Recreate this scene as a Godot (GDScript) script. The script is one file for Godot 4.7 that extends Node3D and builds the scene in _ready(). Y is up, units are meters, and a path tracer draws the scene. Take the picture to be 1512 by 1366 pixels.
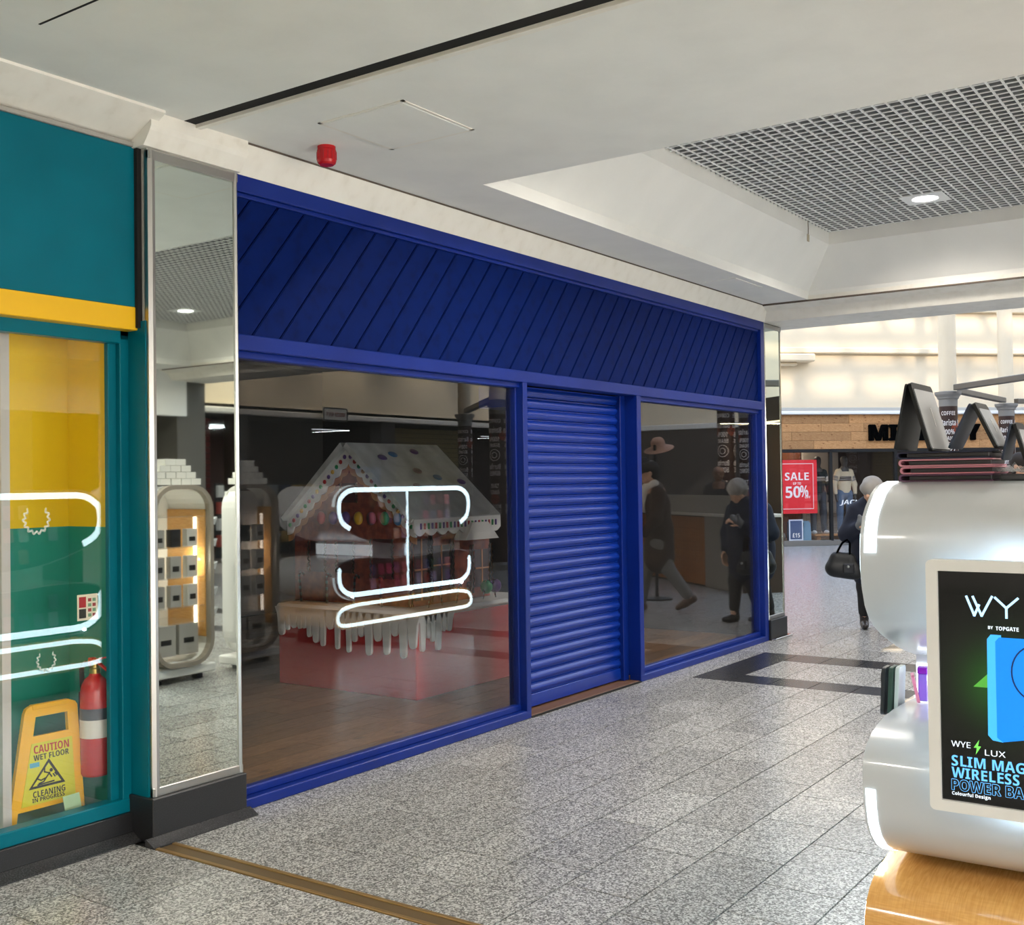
extends Node3D
# Shopping mall corridor with an empty blue shop unit, a teal unit, phone-accessory kiosks and a skylit atrium beyond.
# x runs along the shopfronts, z points from the shopfronts (z = 0) into the corridor, y is up.

# ---------------------------------------------------------------- mesh building
class MB:
	var v := PackedVector3Array()
	var n := PackedVector3Array()
	var uv := PackedVector2Array()
	func tri(a: Vector3, b: Vector3, c: Vector3) -> void:      # counter-clockwise seen from outside
		var m := (b - a).cross(c - a)
		if m.length_squared() < 1e-16: return
		m = m.normalized()
		v.append(a); v.append(c); v.append(b)
		for i in 3: n.append(m)
		uv.append(Vector2(a.x, a.y)); uv.append(Vector2(c.x, c.y)); uv.append(Vector2(b.x, b.y))
	func smooth(a: Vector3, b: Vector3, c: Vector3, na: Vector3, nb: Vector3, nc: Vector3) -> void:
		v.append(a); v.append(c); v.append(b)
		n.append(na); n.append(nc); n.append(nb)
		uv.append(Vector2(a.x, a.y)); uv.append(Vector2(c.x, c.y)); uv.append(Vector2(b.x, b.y))
	func quad(a: Vector3, b: Vector3, c: Vector3, d: Vector3) -> void:
		tri(a, b, c); tri(a, c, d)
	func face(p: Array, out: Vector3) -> void:                 # convex polygon, turned so that it faces out
		var m: Vector3 = (p[1] - p[0]).cross(p[2] - p[0])
		if m.dot(out) < 0.0: p.reverse()
		for i in range(1, p.size() - 1): tri(p[0], p[i], p[i + 1])
	func box(c: Vector3, s: Vector3, b := 0.0, t := Basis()) -> void:
		var h := s / 2.0
		if b <= 0.0:
			for ax in 3:
				for sg in [-1.0, 1.0]:
					var o := Vector3.ZERO; o[ax] = sg
					var p := []
					for q in [[-1, -1], [1, -1], [1, 1], [-1, 1]]:
						var w := Vector3.ZERO
						w[ax] = sg * h[ax]; w[(ax + 1) % 3] = q[0] * h[(ax + 1) % 3]; w[(ax + 2) % 3] = q[1] * h[(ax + 2) % 3]
						p.append(c + t * w)
					face(p, t * o)
			return
		var pt := func(ax: int, sx: float, sy: float, sz: float) -> Vector3:
			var w := Vector3(sx * (h.x - b), sy * (h.y - b), sz * (h.z - b))
			var sg := [sx, sy, sz]
			w[ax] = sg[ax] * h[ax]
			return c + t * w
		for ax in 3:
			for sg in [-1.0, 1.0]:
				var o := Vector3.ZERO; o[ax] = sg
				var p := []
				for q in [[-1, -1], [1, -1], [1, 1], [-1, 1]]:
					var k := [0.0, 0.0, 0.0]
					k[ax] = sg; k[(ax + 1) % 3] = q[0]; k[(ax + 2) % 3] = q[1]
					p.append(pt.call(ax, k[0], k[1], k[2]))
				face(p, t * o)
			var a1 := (ax + 1) % 3
			var a2 := (ax + 2) % 3
			for s1 in [-1.0, 1.0]:
				for s2 in [-1.0, 1.0]:
					var ka := [0.0, 0.0, 0.0]; ka[ax] = -1.0; ka[a1] = s1; ka[a2] = s2
					var kb := [0.0, 0.0, 0.0]; kb[ax] = 1.0; kb[a1] = s1; kb[a2] = s2
					var o := Vector3.ZERO; o[a1] = s1; o[a2] = s2
					face([pt.call(a1, ka[0], ka[1], ka[2]), pt.call(a1, kb[0], kb[1], kb[2]), pt.call(a2, kb[0], kb[1], kb[2]), pt.call(a2, ka[0], ka[1], ka[2])], t * o)
		for sx in [-1.0, 1.0]:
			for sy in [-1.0, 1.0]:
				for sz in [-1.0, 1.0]:
					face([pt.call(0, sx, sy, sz), pt.call(1, sx, sy, sz), pt.call(2, sx, sy, sz)], t * Vector3(sx, sy, sz))
	func bb(lo: Vector3, hi: Vector3, b := 0.0) -> void:
		box((lo + hi) / 2.0, (hi - lo).abs(), b)
	# polygon in the xy plane of t, pushed along t's z from 0 to d; round smooths the sides
	func prism(poly: PackedVector2Array, d: float, t := Transform3D(), round := false, caps := true) -> void:
		var p := poly.duplicate()
		if Geometry2D.is_polygon_clockwise(p): p.reverse()
		var k := p.size()
		if caps:
			var ix := Geometry2D.triangulate_polygon(p)
			for i in range(0, ix.size(), 3):
				var a := p[ix[i]]; var b := p[ix[i + 1]]; var c := p[ix[i + 2]]
				if (b - a).cross(c - a) < 0: var w := b; b = c; c = w
				tri(t * Vector3(a.x, a.y, d), t * Vector3(b.x, b.y, d), t * Vector3(c.x, c.y, d))
				tri(t * Vector3(a.x, a.y, 0), t * Vector3(c.x, c.y, 0), t * Vector3(b.x, b.y, 0))
		for i in k:
			var a := p[i]; var b := p[(i + 1) % k]
			var a0 := t * Vector3(a.x, a.y, 0); var a1 := t * Vector3(a.x, a.y, d)
			var b0 := t * Vector3(b.x, b.y, 0); var b1 := t * Vector3(b.x, b.y, d)
			if round:
				var e0 := (a - p[(i + k - 1) % k]).normalized(); var e1 := (b - a).normalized(); var e2 := (p[(i + 2) % k] - b).normalized()
				var na2 := (e0 + e1) if e0.dot(e1) > 0.6 else e1
				var nb2 := (e1 + e2) if e1.dot(e2) > 0.6 else e1
				var na := (t.basis * Vector3(na2.y, -na2.x, 0)).normalized()
				var nb := (t.basis * Vector3(nb2.y, -nb2.x, 0)).normalized()
				smooth(a0, b0, b1, na, nb, nb); smooth(a0, b1, a1, na, nb, na)
			else:
				quad(a0, b0, b1, a1)
	# profile of (radius, height) points turned round y
	func lathe(prof: Array, seg := 24, t := Transform3D(), soft := false) -> void:
		for i in prof.size() - 1:
			var p: Vector2 = prof[i]; var q: Vector2 = prof[i + 1]
			var e := (q - p)
			if e.length() < 1e-7: continue
			var nn := Vector2(e.y, -e.x).normalized()
			var np := nn; var nq := nn
			if soft:
				if i > 0: np = (nn + Vector2((p - prof[i - 1]).y, -(p - prof[i - 1]).x).normalized()).normalized()
				if i < prof.size() - 2: nq = (nn + Vector2((prof[i + 2] - q).y, -(prof[i + 2] - q).x).normalized()).normalized()
			for j in seg:
				var a := TAU * j / seg; var b := TAU * (j + 1) / seg
				var ca := Vector3(cos(a), 0, -sin(a)); var cb := Vector3(cos(b), 0, -sin(b))
				var y := Vector3.UP
				var p0 := t * (ca * p.x + y * p.y); var p1 := t * (cb * p.x + y * p.y)
				var q0 := t * (ca * q.x + y * q.y); var q1 := t * (cb * q.x + y * q.y)
				var np0 := (t.basis * (ca * np.x + y * np.y)).normalized(); var np1 := (t.basis * (cb * np.x + y * np.y)).normalized()
				var nq0 := (t.basis * (ca * nq.x + y * nq.y)).normalized(); var nq1 := (t.basis * (cb * nq.x + y * nq.y)).normalized()
				if p.x > 1e-6: smooth(p0, p1, q1, np0, np1, nq1)
				if q.x > 1e-6: smooth(p0, q1, q0, np0, nq1, nq0)
	func tube(path: Array, r: float, seg := 8, closed := false, r2 := -1.0) -> void:
		var k := path.size()
		var rings := []
		var norms := []
		var side := Vector3.ZERO
		for i in k:
			var d: Vector3
			if closed: d = (path[(i + 1) % k] - path[(i + k - 1) % k]).normalized()
			else: d = (path[mini(i + 1, k - 1)] - path[maxi(i - 1, 0)]).normalized()
			if side == Vector3.ZERO:
				side = d.cross(Vector3.UP) if absf(d.y) < 0.9 else d.cross(Vector3.RIGHT)
			side = (side - d * side.dot(d)).normalized()
			var up := side.cross(d).normalized()
			var ring := []; var nr := []
			var rr := r if r2 < 0.0 else lerpf(r, r2, float(i) / maxf(k - 1, 1))
			for j in seg:
				var a := TAU * j / seg
				var o := side * cos(a) + up * sin(a)
				ring.append(path[i] + o * rr); nr.append(o)
			rings.append(ring); norms.append(nr)
		for i in (k if closed else k - 1):
			var i2 := (i + 1) % k
			for j in seg:
				var j2 := (j + 1) % seg
				smooth(rings[i][j], rings[i][j2], rings[i2][j2], norms[i][j], norms[i][j2], norms[i2][j2])
				smooth(rings[i][j], rings[i2][j2], rings[i2][j], norms[i][j], norms[i2][j2], norms[i2][j])
		if not closed:
			for e in [0, k - 1]:
				var dd: Vector3 = (path[0] - path[1]) if e == 0 else (path[k - 1] - path[k - 2])
				face(rings[e].duplicate(), dd)
	func ball(c: Vector3, r: Vector3, seg := 14, rows := 8, t := Basis()) -> void:
		for i in rows:
			for j in seg:
				var q := []
				for w in [[i, j], [i, j + 1], [i + 1, j + 1], [i + 1, j]]:
					var th: float = PI * w[0] / rows; var ph: float = TAU * w[1] / seg
					q.append(Vector3(sin(th) * cos(ph), cos(th), -sin(th) * sin(ph)))
				var nn := []
				var pp := []
				for u in q:
					pp.append(c + t * (u * r)); nn.append((t * (u / r)).normalized())
				if i > 0: smooth(pp[0], pp[2], pp[1], nn[0], nn[2], nn[1])
				if i < rows - 1: smooth(pp[0], pp[3], pp[2], nn[0], nn[3], nn[2])
	func add(m: Mesh, t := Transform3D()) -> void:
		for s in m.get_surface_count():
			var arr := m.surface_get_arrays(s)
			var vv: PackedVector3Array = arr[Mesh.ARRAY_VERTEX]
			var nn: PackedVector3Array = arr[Mesh.ARRAY_NORMAL]
			var ix = arr[Mesh.ARRAY_INDEX]
			var cnt: int = ix.size() if ix != null and ix.size() > 0 else vv.size()
			for i in cnt:
				var k: int = ix[i] if ix != null and ix.size() > 0 else i
				v.append(t * vv[k]); n.append((t.basis * nn[k]).normalized()); uv.append(Vector2(vv[k].x, vv[k].y))
	func mesh() -> ArrayMesh:
		var a := []
		a.resize(Mesh.ARRAY_MAX)
		a[Mesh.ARRAY_VERTEX] = v; a[Mesh.ARRAY_NORMAL] = n; a[Mesh.ARRAY_TEX_UV] = uv
		var m := ArrayMesh.new()
		m.add_surface_from_arrays(Mesh.PRIMITIVE_TRIANGLES, a)
		return m

func V(x: float, y: float, z: float) -> Vector3: return Vector3(x, y, z)

# ---------------------------------------------------------------- objects
var used := {}
func numbered(s: String) -> String:
	if not used.has(s):
		used[s] = 0
		return s
	used[s] += 1
	return "%s_%03d" % [s, used[s]]

func thing(called: String, label: String, category: String, at := Vector3.ZERO, turn := 0.0, group := "") -> Node3D:
	var o := Node3D.new()
	o.name = numbered(called); add_child(o)
	o.position = at; o.rotation.y = turn
	o.set_meta("label", label); o.set_meta("category", category)
	if group: o.set_meta("group", group)
	return o
func part(p: Node, called: String, m, material: Material, label := "") -> MeshInstance3D:
	var o := MeshInstance3D.new()
	o.mesh = m.mesh() if m is MB else m
	o.material_override = material
	o.name = called
	p.add_child(o, true)
	if label: o.set_meta("label", label)
	return o
func single(called: String, m, material: Material, label: String, category: String, group := "") -> MeshInstance3D:
	var o := MeshInstance3D.new()
	o.mesh = m.mesh() if m is MB else m
	o.material_override = material
	o.name = numbered(called); add_child(o)
	o.set_meta("label", label); o.set_meta("category", category)
	if group: o.set_meta("group", group)
	return o
func struct(called: String, m, material: Material, label := "") -> MeshInstance3D:
	var o := MeshInstance3D.new()
	o.mesh = m.mesh() if m is MB else m
	o.material_override = material
	o.name = called; add_child(o, true)
	o.set_meta("kind", "structure")
	if label: o.set_meta("label", label)
	return o
func struct_root(called: String, label := "") -> Node3D:
	var o := Node3D.new()
	o.name = called; add_child(o, true); o.set_meta("kind", "structure")
	if label: o.set_meta("label", label)
	return o
func copy(o: Node3D, at: Vector3, turn: float, label := "", group := "") -> Node3D:
	var c: Node3D = o.duplicate()
	c.name = numbered(String(o.name)); add_child(c)
	c.position = at; c.rotation.y = turn
	if label: c.set_meta("label", label)
	if group: c.set_meta("group", group)
	return c
func boxm(lo: Vector3, hi: Vector3, b := 0.0) -> MB:
	var m := MB.new(); m.bb(lo, hi, b); return m

# ---------------------------------------------------------------- materials
func mat(c: Color, rough := 0.6, metal := 0.0, spec := 0.5) -> StandardMaterial3D:
	var m := StandardMaterial3D.new()
	m.albedo_color = c; m.roughness = rough; m.metallic = metal; m.metallic_specular = spec
	return m
func hexm(h: String, rough := 0.6, metal := 0.0) -> StandardMaterial3D: return mat(Color(h), rough, metal)
func glow(c: Color, e: float) -> StandardMaterial3D:
	var m := mat(c, 0.4)
	m.emission_enabled = true; m.emission = c; m.emission_energy_multiplier = e
	return m
func pane_mat(alpha := 0.03, tint := Color(0.9, 0.95, 0.95)) -> StandardMaterial3D:
	var m := mat(Color(tint.r, tint.g, tint.b, alpha), 0.0)
	m.transparency = BaseMaterial3D.TRANSPARENCY_ALPHA
	return m
func noise_tex(freq: float, ramp: Array, size := 512, seed_ := 1, kind := FastNoiseLite.TYPE_SIMPLEX_SMOOTH, oct := 4) -> NoiseTexture2D:
	var f := FastNoiseLite.new()
	f.noise_type = kind; f.frequency = freq; f.seed = seed_; f.fractal_octaves = oct
	var t := NoiseTexture2D.new()
	t.width = size; t.height = size; t.seamless = true; t.noise = f
	var g := Gradient.new()
	g.offsets = PackedFloat32Array(ramp.map(func(r): return r[0]))
	g.colors = PackedColorArray(ramp.map(func(r): return r[1]))
	t.color_ramp = g
	return t
func tri_tex(m: StandardMaterial3D, t: Texture2D, per_metre: float, world := true) -> StandardMaterial3D:
	m.albedo_texture = t; m.uv1_triplanar = true; m.uv1_world_triplanar = world
	m.uv1_scale = Vector3.ONE * per_metre
	return m
func g2(a: float, lo: float, hi: float) -> Array: return [[0.0, Color(lo, lo, lo)], [a, Color((lo + hi) / 2, (lo + hi) / 2, (lo + hi) / 2)], [1.0, Color(hi, hi, hi)]]

var M := {}
func granite_tex() -> ImageTexture:
	var s := 1024
	var im := Image.create(s, s, false, Image.FORMAT_RGB8)
	var f1 := FastNoiseLite.new(); f1.noise_type = FastNoiseLite.TYPE_CELLULAR; f1.frequency = 0.11; f1.seed = 3; f1.cellular_return_type = FastNoiseLite.RETURN_CELL_VALUE; f1.fractal_type = FastNoiseLite.FRACTAL_NONE
	f1.domain_warp_enabled = true; f1.domain_warp_amplitude = 14.0; f1.domain_warp_frequency = 0.06
	var f2 := FastNoiseLite.new(); f2.noise_type = FastNoiseLite.TYPE_CELLULAR; f2.frequency = 0.3; f2.seed = 9; f2.cellular_return_type = FastNoiseLite.RETURN_CELL_VALUE; f2.fractal_type = FastNoiseLite.FRACTAL_NONE
	var a := f1.get_seamless_image(s, s, false, false, 0.1, false)
	var b := f2.get_seamless_image(s, s, false, false, 0.1, false)
	var f3 := FastNoiseLite.new(); f3.frequency = 0.012; f3.seed = 5
	var c3 := f3.get_seamless_image(s, s, false, false, 0.1, false)
	for y in s:
		for x in s:
			var p := a.get_pixel(x, y).r; var q := b.get_pixel(x, y).r; var w := c3.get_pixel(x, y).r
			var g := 0.66
			if p < 0.28: g = 0.47
			elif p < 0.46: g = 0.57
			elif p > 0.76: g = 0.83
			elif p > 0.6: g = 0.77
			g += (q - 0.5) * 0.20 + (w - 0.5) * 0.08
			im.set_pixel(x, y, Color(g, g * 0.985, g * 0.965))
	return ImageTexture.create_from_image(im)

func wood_tex(s: int, light: Color, dark: Color, knots: int, seed_: int) -> ImageTexture:
	# grain along x, rings warped round a few knots
	var im := Image.create(s, s, false, Image.FORMAT_RGB8)
	var f := FastNoiseLite.new(); f.frequency = 0.006; f.seed = seed_
	var f2 := FastNoiseLite.new(); f2.frequency = 0.05; f2.seed = seed_ + 4
	var rng := RandomNumberGenerator.new(); rng.seed = seed_
	var ks := []
	for i in knots: ks.append(Vector3(rng.randf() * s, rng.randf() * s, rng.randf_range(5, 11)))
	for y in s:
		for x in s:
			var w := f.get_noise_2d(x * 0.35, y * 2.2) * 2.2 + f2.get_noise_2d(x * 0.08, y * 3.0) * 0.5
			var dk := 0.0
			for k in ks:
				var d := Vector2((x - k.x) * 0.6, y - k.y).length()
				w += 2.5 * exp(-d / (k.z * 2.2))
				dk = maxf(dk, exp(-pow(d / k.z, 2.0)))
			var g := 0.5 + 0.5 * sin(w * 9.0)
			g = clampf(0.25 + 0.45 * g + f2.get_noise_2d(x * 0.2, y * 4.0) * 0.25 - dk * 0.9, -0.6, 1.0)
			im.set_pixel(x, y, dark.lerp(light, clampf(g, 0, 1)).lerp(dark.darkened(0.55), clampf(-g, 0, 0.8)))
	return ImageTexture.create_from_image(im)

var bold: SystemFont
var plainf: SystemFont
func text(s: String, size: Vector2, depth := 0.01, f: Font = null, spacing := 0.0) -> ArrayMesh:
	# lettering in the xy plane, centred, stretched to size, front at z = depth
	var t := TextMesh.new()
	t.text = s; t.font = f if f else bold; t.font_size = 64; t.pixel_size = 0.01; t.depth = 0.02; t.curve_step = 1.0
	t.autowrap_mode = TextServer.AUTOWRAP_OFF; t.width = 100000.0
	var arr := t.get_mesh_arrays()
	var bx := t.get_aabb()
	var m := MB.new()
	var vv: PackedVector3Array = arr[Mesh.ARRAY_VERTEX]; var nn: PackedVector3Array = arr[Mesh.ARRAY_NORMAL]; var ix: PackedInt32Array = arr[Mesh.ARRAY_INDEX]
	var c := bx.get_center()
	var sc := Vector3(size.x / bx.size.x, (size.y / bx.size.y) if size.y > 0 else size.x / bx.size.x, depth / bx.size.z)
	for i in ix:
		m.v.append((vv[i] - c) * sc + Vector3(0, 0, depth / 2)); m.n.append(nn[i]); m.uv.append(Vector2.ZERO)
	return m.mesh()
func bend(m: ArrayMesh, r: float) -> ArrayMesh:       # wrap lettering round a column of radius r (front at +z)
	var o := MB.new()
	for s in m.get_surface_count():
		var arr := m.surface_get_arrays(s)
		var vv: PackedVector3Array = arr[Mesh.ARRAY_VERTEX]
		for i in vv.size():
			var p := vv[i]
			var a := p.x / r
			o.v.append(V(sin(a) * (r + p.z), p.y, cos(a) * (r + p.z))); o.n.append(V(sin(a), 0, cos(a))); o.uv.append(Vector2.ZERO)
	return o.mesh()

func arc(c: Vector2, r: float, a0: float, a1: float, k := 8) -> Array:
	var o := []
	for i in k + 1:
		var a := lerpf(a0, a1, float(i) / k)
		o.append(c + Vector2(cos(a), sin(a)) * r)
	return o
func rounded(w: float, h: float, r: float, k := 5) -> PackedVector2Array:
	var o := PackedVector2Array()
	for q in [[1, 1, 0.0], [-1, 1, PI / 2], [-1, -1, PI], [1, -1, PI * 1.5]]:
		for p in arc(Vector2(q[0] * (w / 2 - r), q[1] * (h / 2 - r)), r, q[2], q[2] + PI / 2, k): o.append(p)
	return o
func ring_mesh(outer: PackedVector2Array, inner: PackedVector2Array, d: float, t := Transform3D()) -> MB:
	# same number of points on both outlines
	var m := MB.new()
	var k := outer.size()
	for i in k:
		var j := (i + 1) % k
		var a := t * V(outer[i].x, outer[i].y, d); var b := t * V(outer[j].x, outer[j].y, d)
		var c := t * V(inner[j].x, inner[j].y, d); var e := t * V(inner[i].x, inner[i].y, d)
		var z := t.basis * V(0, 0, d)
		m.face([a, b, c, e], z)
		m.face([a - z, b - z, c - z, e - z], -z)
		var mid := (outer[i] + outer[j]) / 2.0 - (inner[i] + inner[j]) / 2.0
		var od := t.basis * V(mid.x, mid.y, 0)
		m.face([a, b, b - z, a - z], od)
		m.face([e, c, c - z, e - z], -od)
	return m

# ---------------------------------------------------------------- view, light and exposure
func view_and_light() -> void:
	var cam := Camera3D.new()
	cam.name = "camera"; add_child(cam)
	var yaw := deg_to_rad(34.964); var pitch := deg_to_rad(0.984); var roll := deg_to_rad(-0.784)
	var f := V(cos(yaw) * cos(pitch), sin(pitch), -sin(yaw) * cos(pitch))
	var r := f.cross(Vector3.UP).normalized(); var u := r.cross(f)
	var r2 := r * cos(roll) + u * sin(roll); var u2 := u * cos(roll) - r * sin(roll)
	cam.transform = Transform3D(Basis(r2, u2, -f), V(0, 1.55, 4.113))
	cam.fov = rad_to_deg(2.0 * atan(683.0 / 1645.5)); cam.near = 0.05; cam.far = 200.0; cam.current = true
	var we := WorldEnvironment.new(); we.name = "environment"
	var e := Environment.new()
	e.background_mode = Environment.BG_SKY
	var sky := Sky.new(); var sm := ProceduralSkyMaterial.new()
	sm.sky_top_color = Color(0.72, 0.80, 0.92); sm.sky_horizon_color = Color(0.90, 0.91, 0.93); sm.sky_curve = 0.3
	sm.ground_bottom_color = Color(0.35, 0.35, 0.34); sm.ground_horizon_color = Color(0.6, 0.6, 0.6)
	sm.sky_energy_multiplier = 2.0
	sky.sky_material = sm; e.sky = sky
	e.tonemap_mode = Environment.TONE_MAPPER_LINEAR
	e.tonemap_exposure = 1.06
	e.sdfgi_enabled = true; e.ssao_enabled = true; e.ssil_enabled = true
	we.environment = e; add_child(we)
	# low winter sun over the glazed atrium roof
	var sun := DirectionalLight3D.new(); sun.name = "sun"; add_child(sun)
	sun.look_at_from_position(Vector3.ZERO, V(0.69, -0.27, -0.67), Vector3.UP)
	sun.light_color = Color(1.0, 0.92, 0.82); sun.light_energy = 0.75; sun.light_angular_distance = 2.0; sun.shadow_enabled = true

func area_lamp(p: Node, at: Vector3, towards: Vector3, size: Vector2, c: Color, e: float) -> void:
	var l := AreaLight3D.new(); l.name = "lamp_glow"; p.add_child(l, true)
	l.area_size = size; l.light_color = c; l.light_energy = e; l.area_normalize_energy = true; l.shadow_enabled = true
	l.area_range = 40.0
	l.transform = Transform3D(Basis.looking_at(towards, Vector3.UP if absf(towards.y) < 0.9 else Vector3.RIGHT), at)

func materials() -> void:
	bold = SystemFont.new(); bold.font_names = PackedStringArray(["Droid Sans"]); bold.font_weight = 700
	plainf = SystemFont.new(); plainf.font_names = PackedStringArray(["Droid Sans"]); plainf.font_weight = 400
	var paint := noise_tex(0.012, [[0.0, Color(0.965, 0.965, 0.965)], [0.5, Color(0.985, 0.985, 0.985)], [1.0, Color(1, 1, 1)]], 512, 21)
	M.ceiling = tri_tex(hexm("eeece5", 0.75), paint, 0.35)
	M.cove = tri_tex(hexm("ece7dc", 0.6), noise_tex(0.02, [[0.0, Color(0.93, 0.92, 0.90)], [0.35, Color(0.98, 0.975, 0.97)], [1.0, Color(1, 1, 1)]], 512, 5), 0.7)
	M.cream = tri_tex(hexm("f0debf", 0.7), paint, 0.2)
	M.white = hexm("f2f1ee", 0.6)
	M.grey_wall = hexm("b9b6ae", 0.7)
	M.black = hexm("070708", 0.6)
	M.dark = hexm("1c1b1a", 0.6)
	M.gap = hexm("141210", 0.9)
	M.granite = tri_tex(hexm("ffffff", 0.25), granite_tex(), 1.4)
	M.granite.albedo_color = Color(0.915, 0.925, 0.93)
	M.joint = hexm("1c1b19", 0.95)
	M.dark_granite = tri_tex(hexm("454547", 0.25), noise_tex(0.22, [[0.0, Color(0.5, 0.5, 0.5)], [0.5, Color(0.75, 0.75, 0.75)], [0.75, Color(1, 1, 1)]], 512, 8, FastNoiseLite.TYPE_CELLULAR, 2), 1.6)
	M.skirting = tri_tex(hexm("2c2c2f", 0.4), noise_tex(0.22, [[0.0, Color(0.45, 0.45, 0.45)], [0.6, Color(0.8, 0.8, 0.8)], [0.85, Color(1, 1, 1)]], 512, 12, FastNoiseLite.TYPE_CELLULAR, 2), 2.2)
	M.brass = hexm("a08256", 0.4, 0.6)
	M.blue = tri_tex(mat(Color("06277e"), 0.36, 0.0, 0.4), noise_tex(0.01, [[0.0, Color(0.88, 0.88, 0.9)], [1.0, Color(1, 1, 1)]], 256, 31), 0.6)
	M.blue_board = tri_tex(mat(Color("041b58"), 0.6, 0.0, 0.18), noise_tex(0.02, [[0.0, Color(0.78, 0.78, 0.82)], [0.4, Color(0.95, 0.95, 0.95)], [1.0, Color(1, 1, 1)]], 512, 33), 0.8)
	M.shutter = hexm("082c88", 0.24)
	M.teal = tri_tex(mat(Color("006878"), 0.32, 0.0, 0.3), noise_tex(0.01, [[0.0, Color(0.9, 0.9, 0.9)], [1.0, Color(1, 1, 1)]], 256, 41), 0.5)
	M.yellow = hexm("ebb400", 0.4)
	M.mirror = hexm("dfe8e0", 0.02, 1.0)
	M.chrome = hexm("d8d6d2", 0.12, 1.0)
	M.steel = hexm("b4b2ae", 0.3, 1.0)
	M.glass = pane_mat(0.002)
	M.clear = pane_mat(0.05, Color(0.85, 0.92, 0.92))
	M.plastic = hexm("ced1d4", 0.25)
	M.plastic.clearcoat_enabled = true; M.plastic.clearcoat = 0.5; M.plastic.clearcoat_roughness = 0.08
	M.led = glow(Color(0.93, 0.98, 1.0), 2.2)
	M.lens = glow(Color(1.0, 0.98, 0.95), 9.0)
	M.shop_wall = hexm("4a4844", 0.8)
	M.shop_floor = tri_tex(hexm("8a7358", 0.35), wood_tex(512, Color(1, 0.95, 0.88), Color(0.66, 0.58, 0.5), 2, 7), 0.9)
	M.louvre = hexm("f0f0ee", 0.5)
	M.shaded_blade = hexm("96989a", 0.6)  # grey puts the shade on the blade faces into their colour
	M.plenum = hexm("56585a", 0.8)

# ---------------------------------------------------------------- structure
const CY := 3.185          # corridor ceiling
const BX := 10.8           # corridor ends here, the atrium begins

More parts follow.
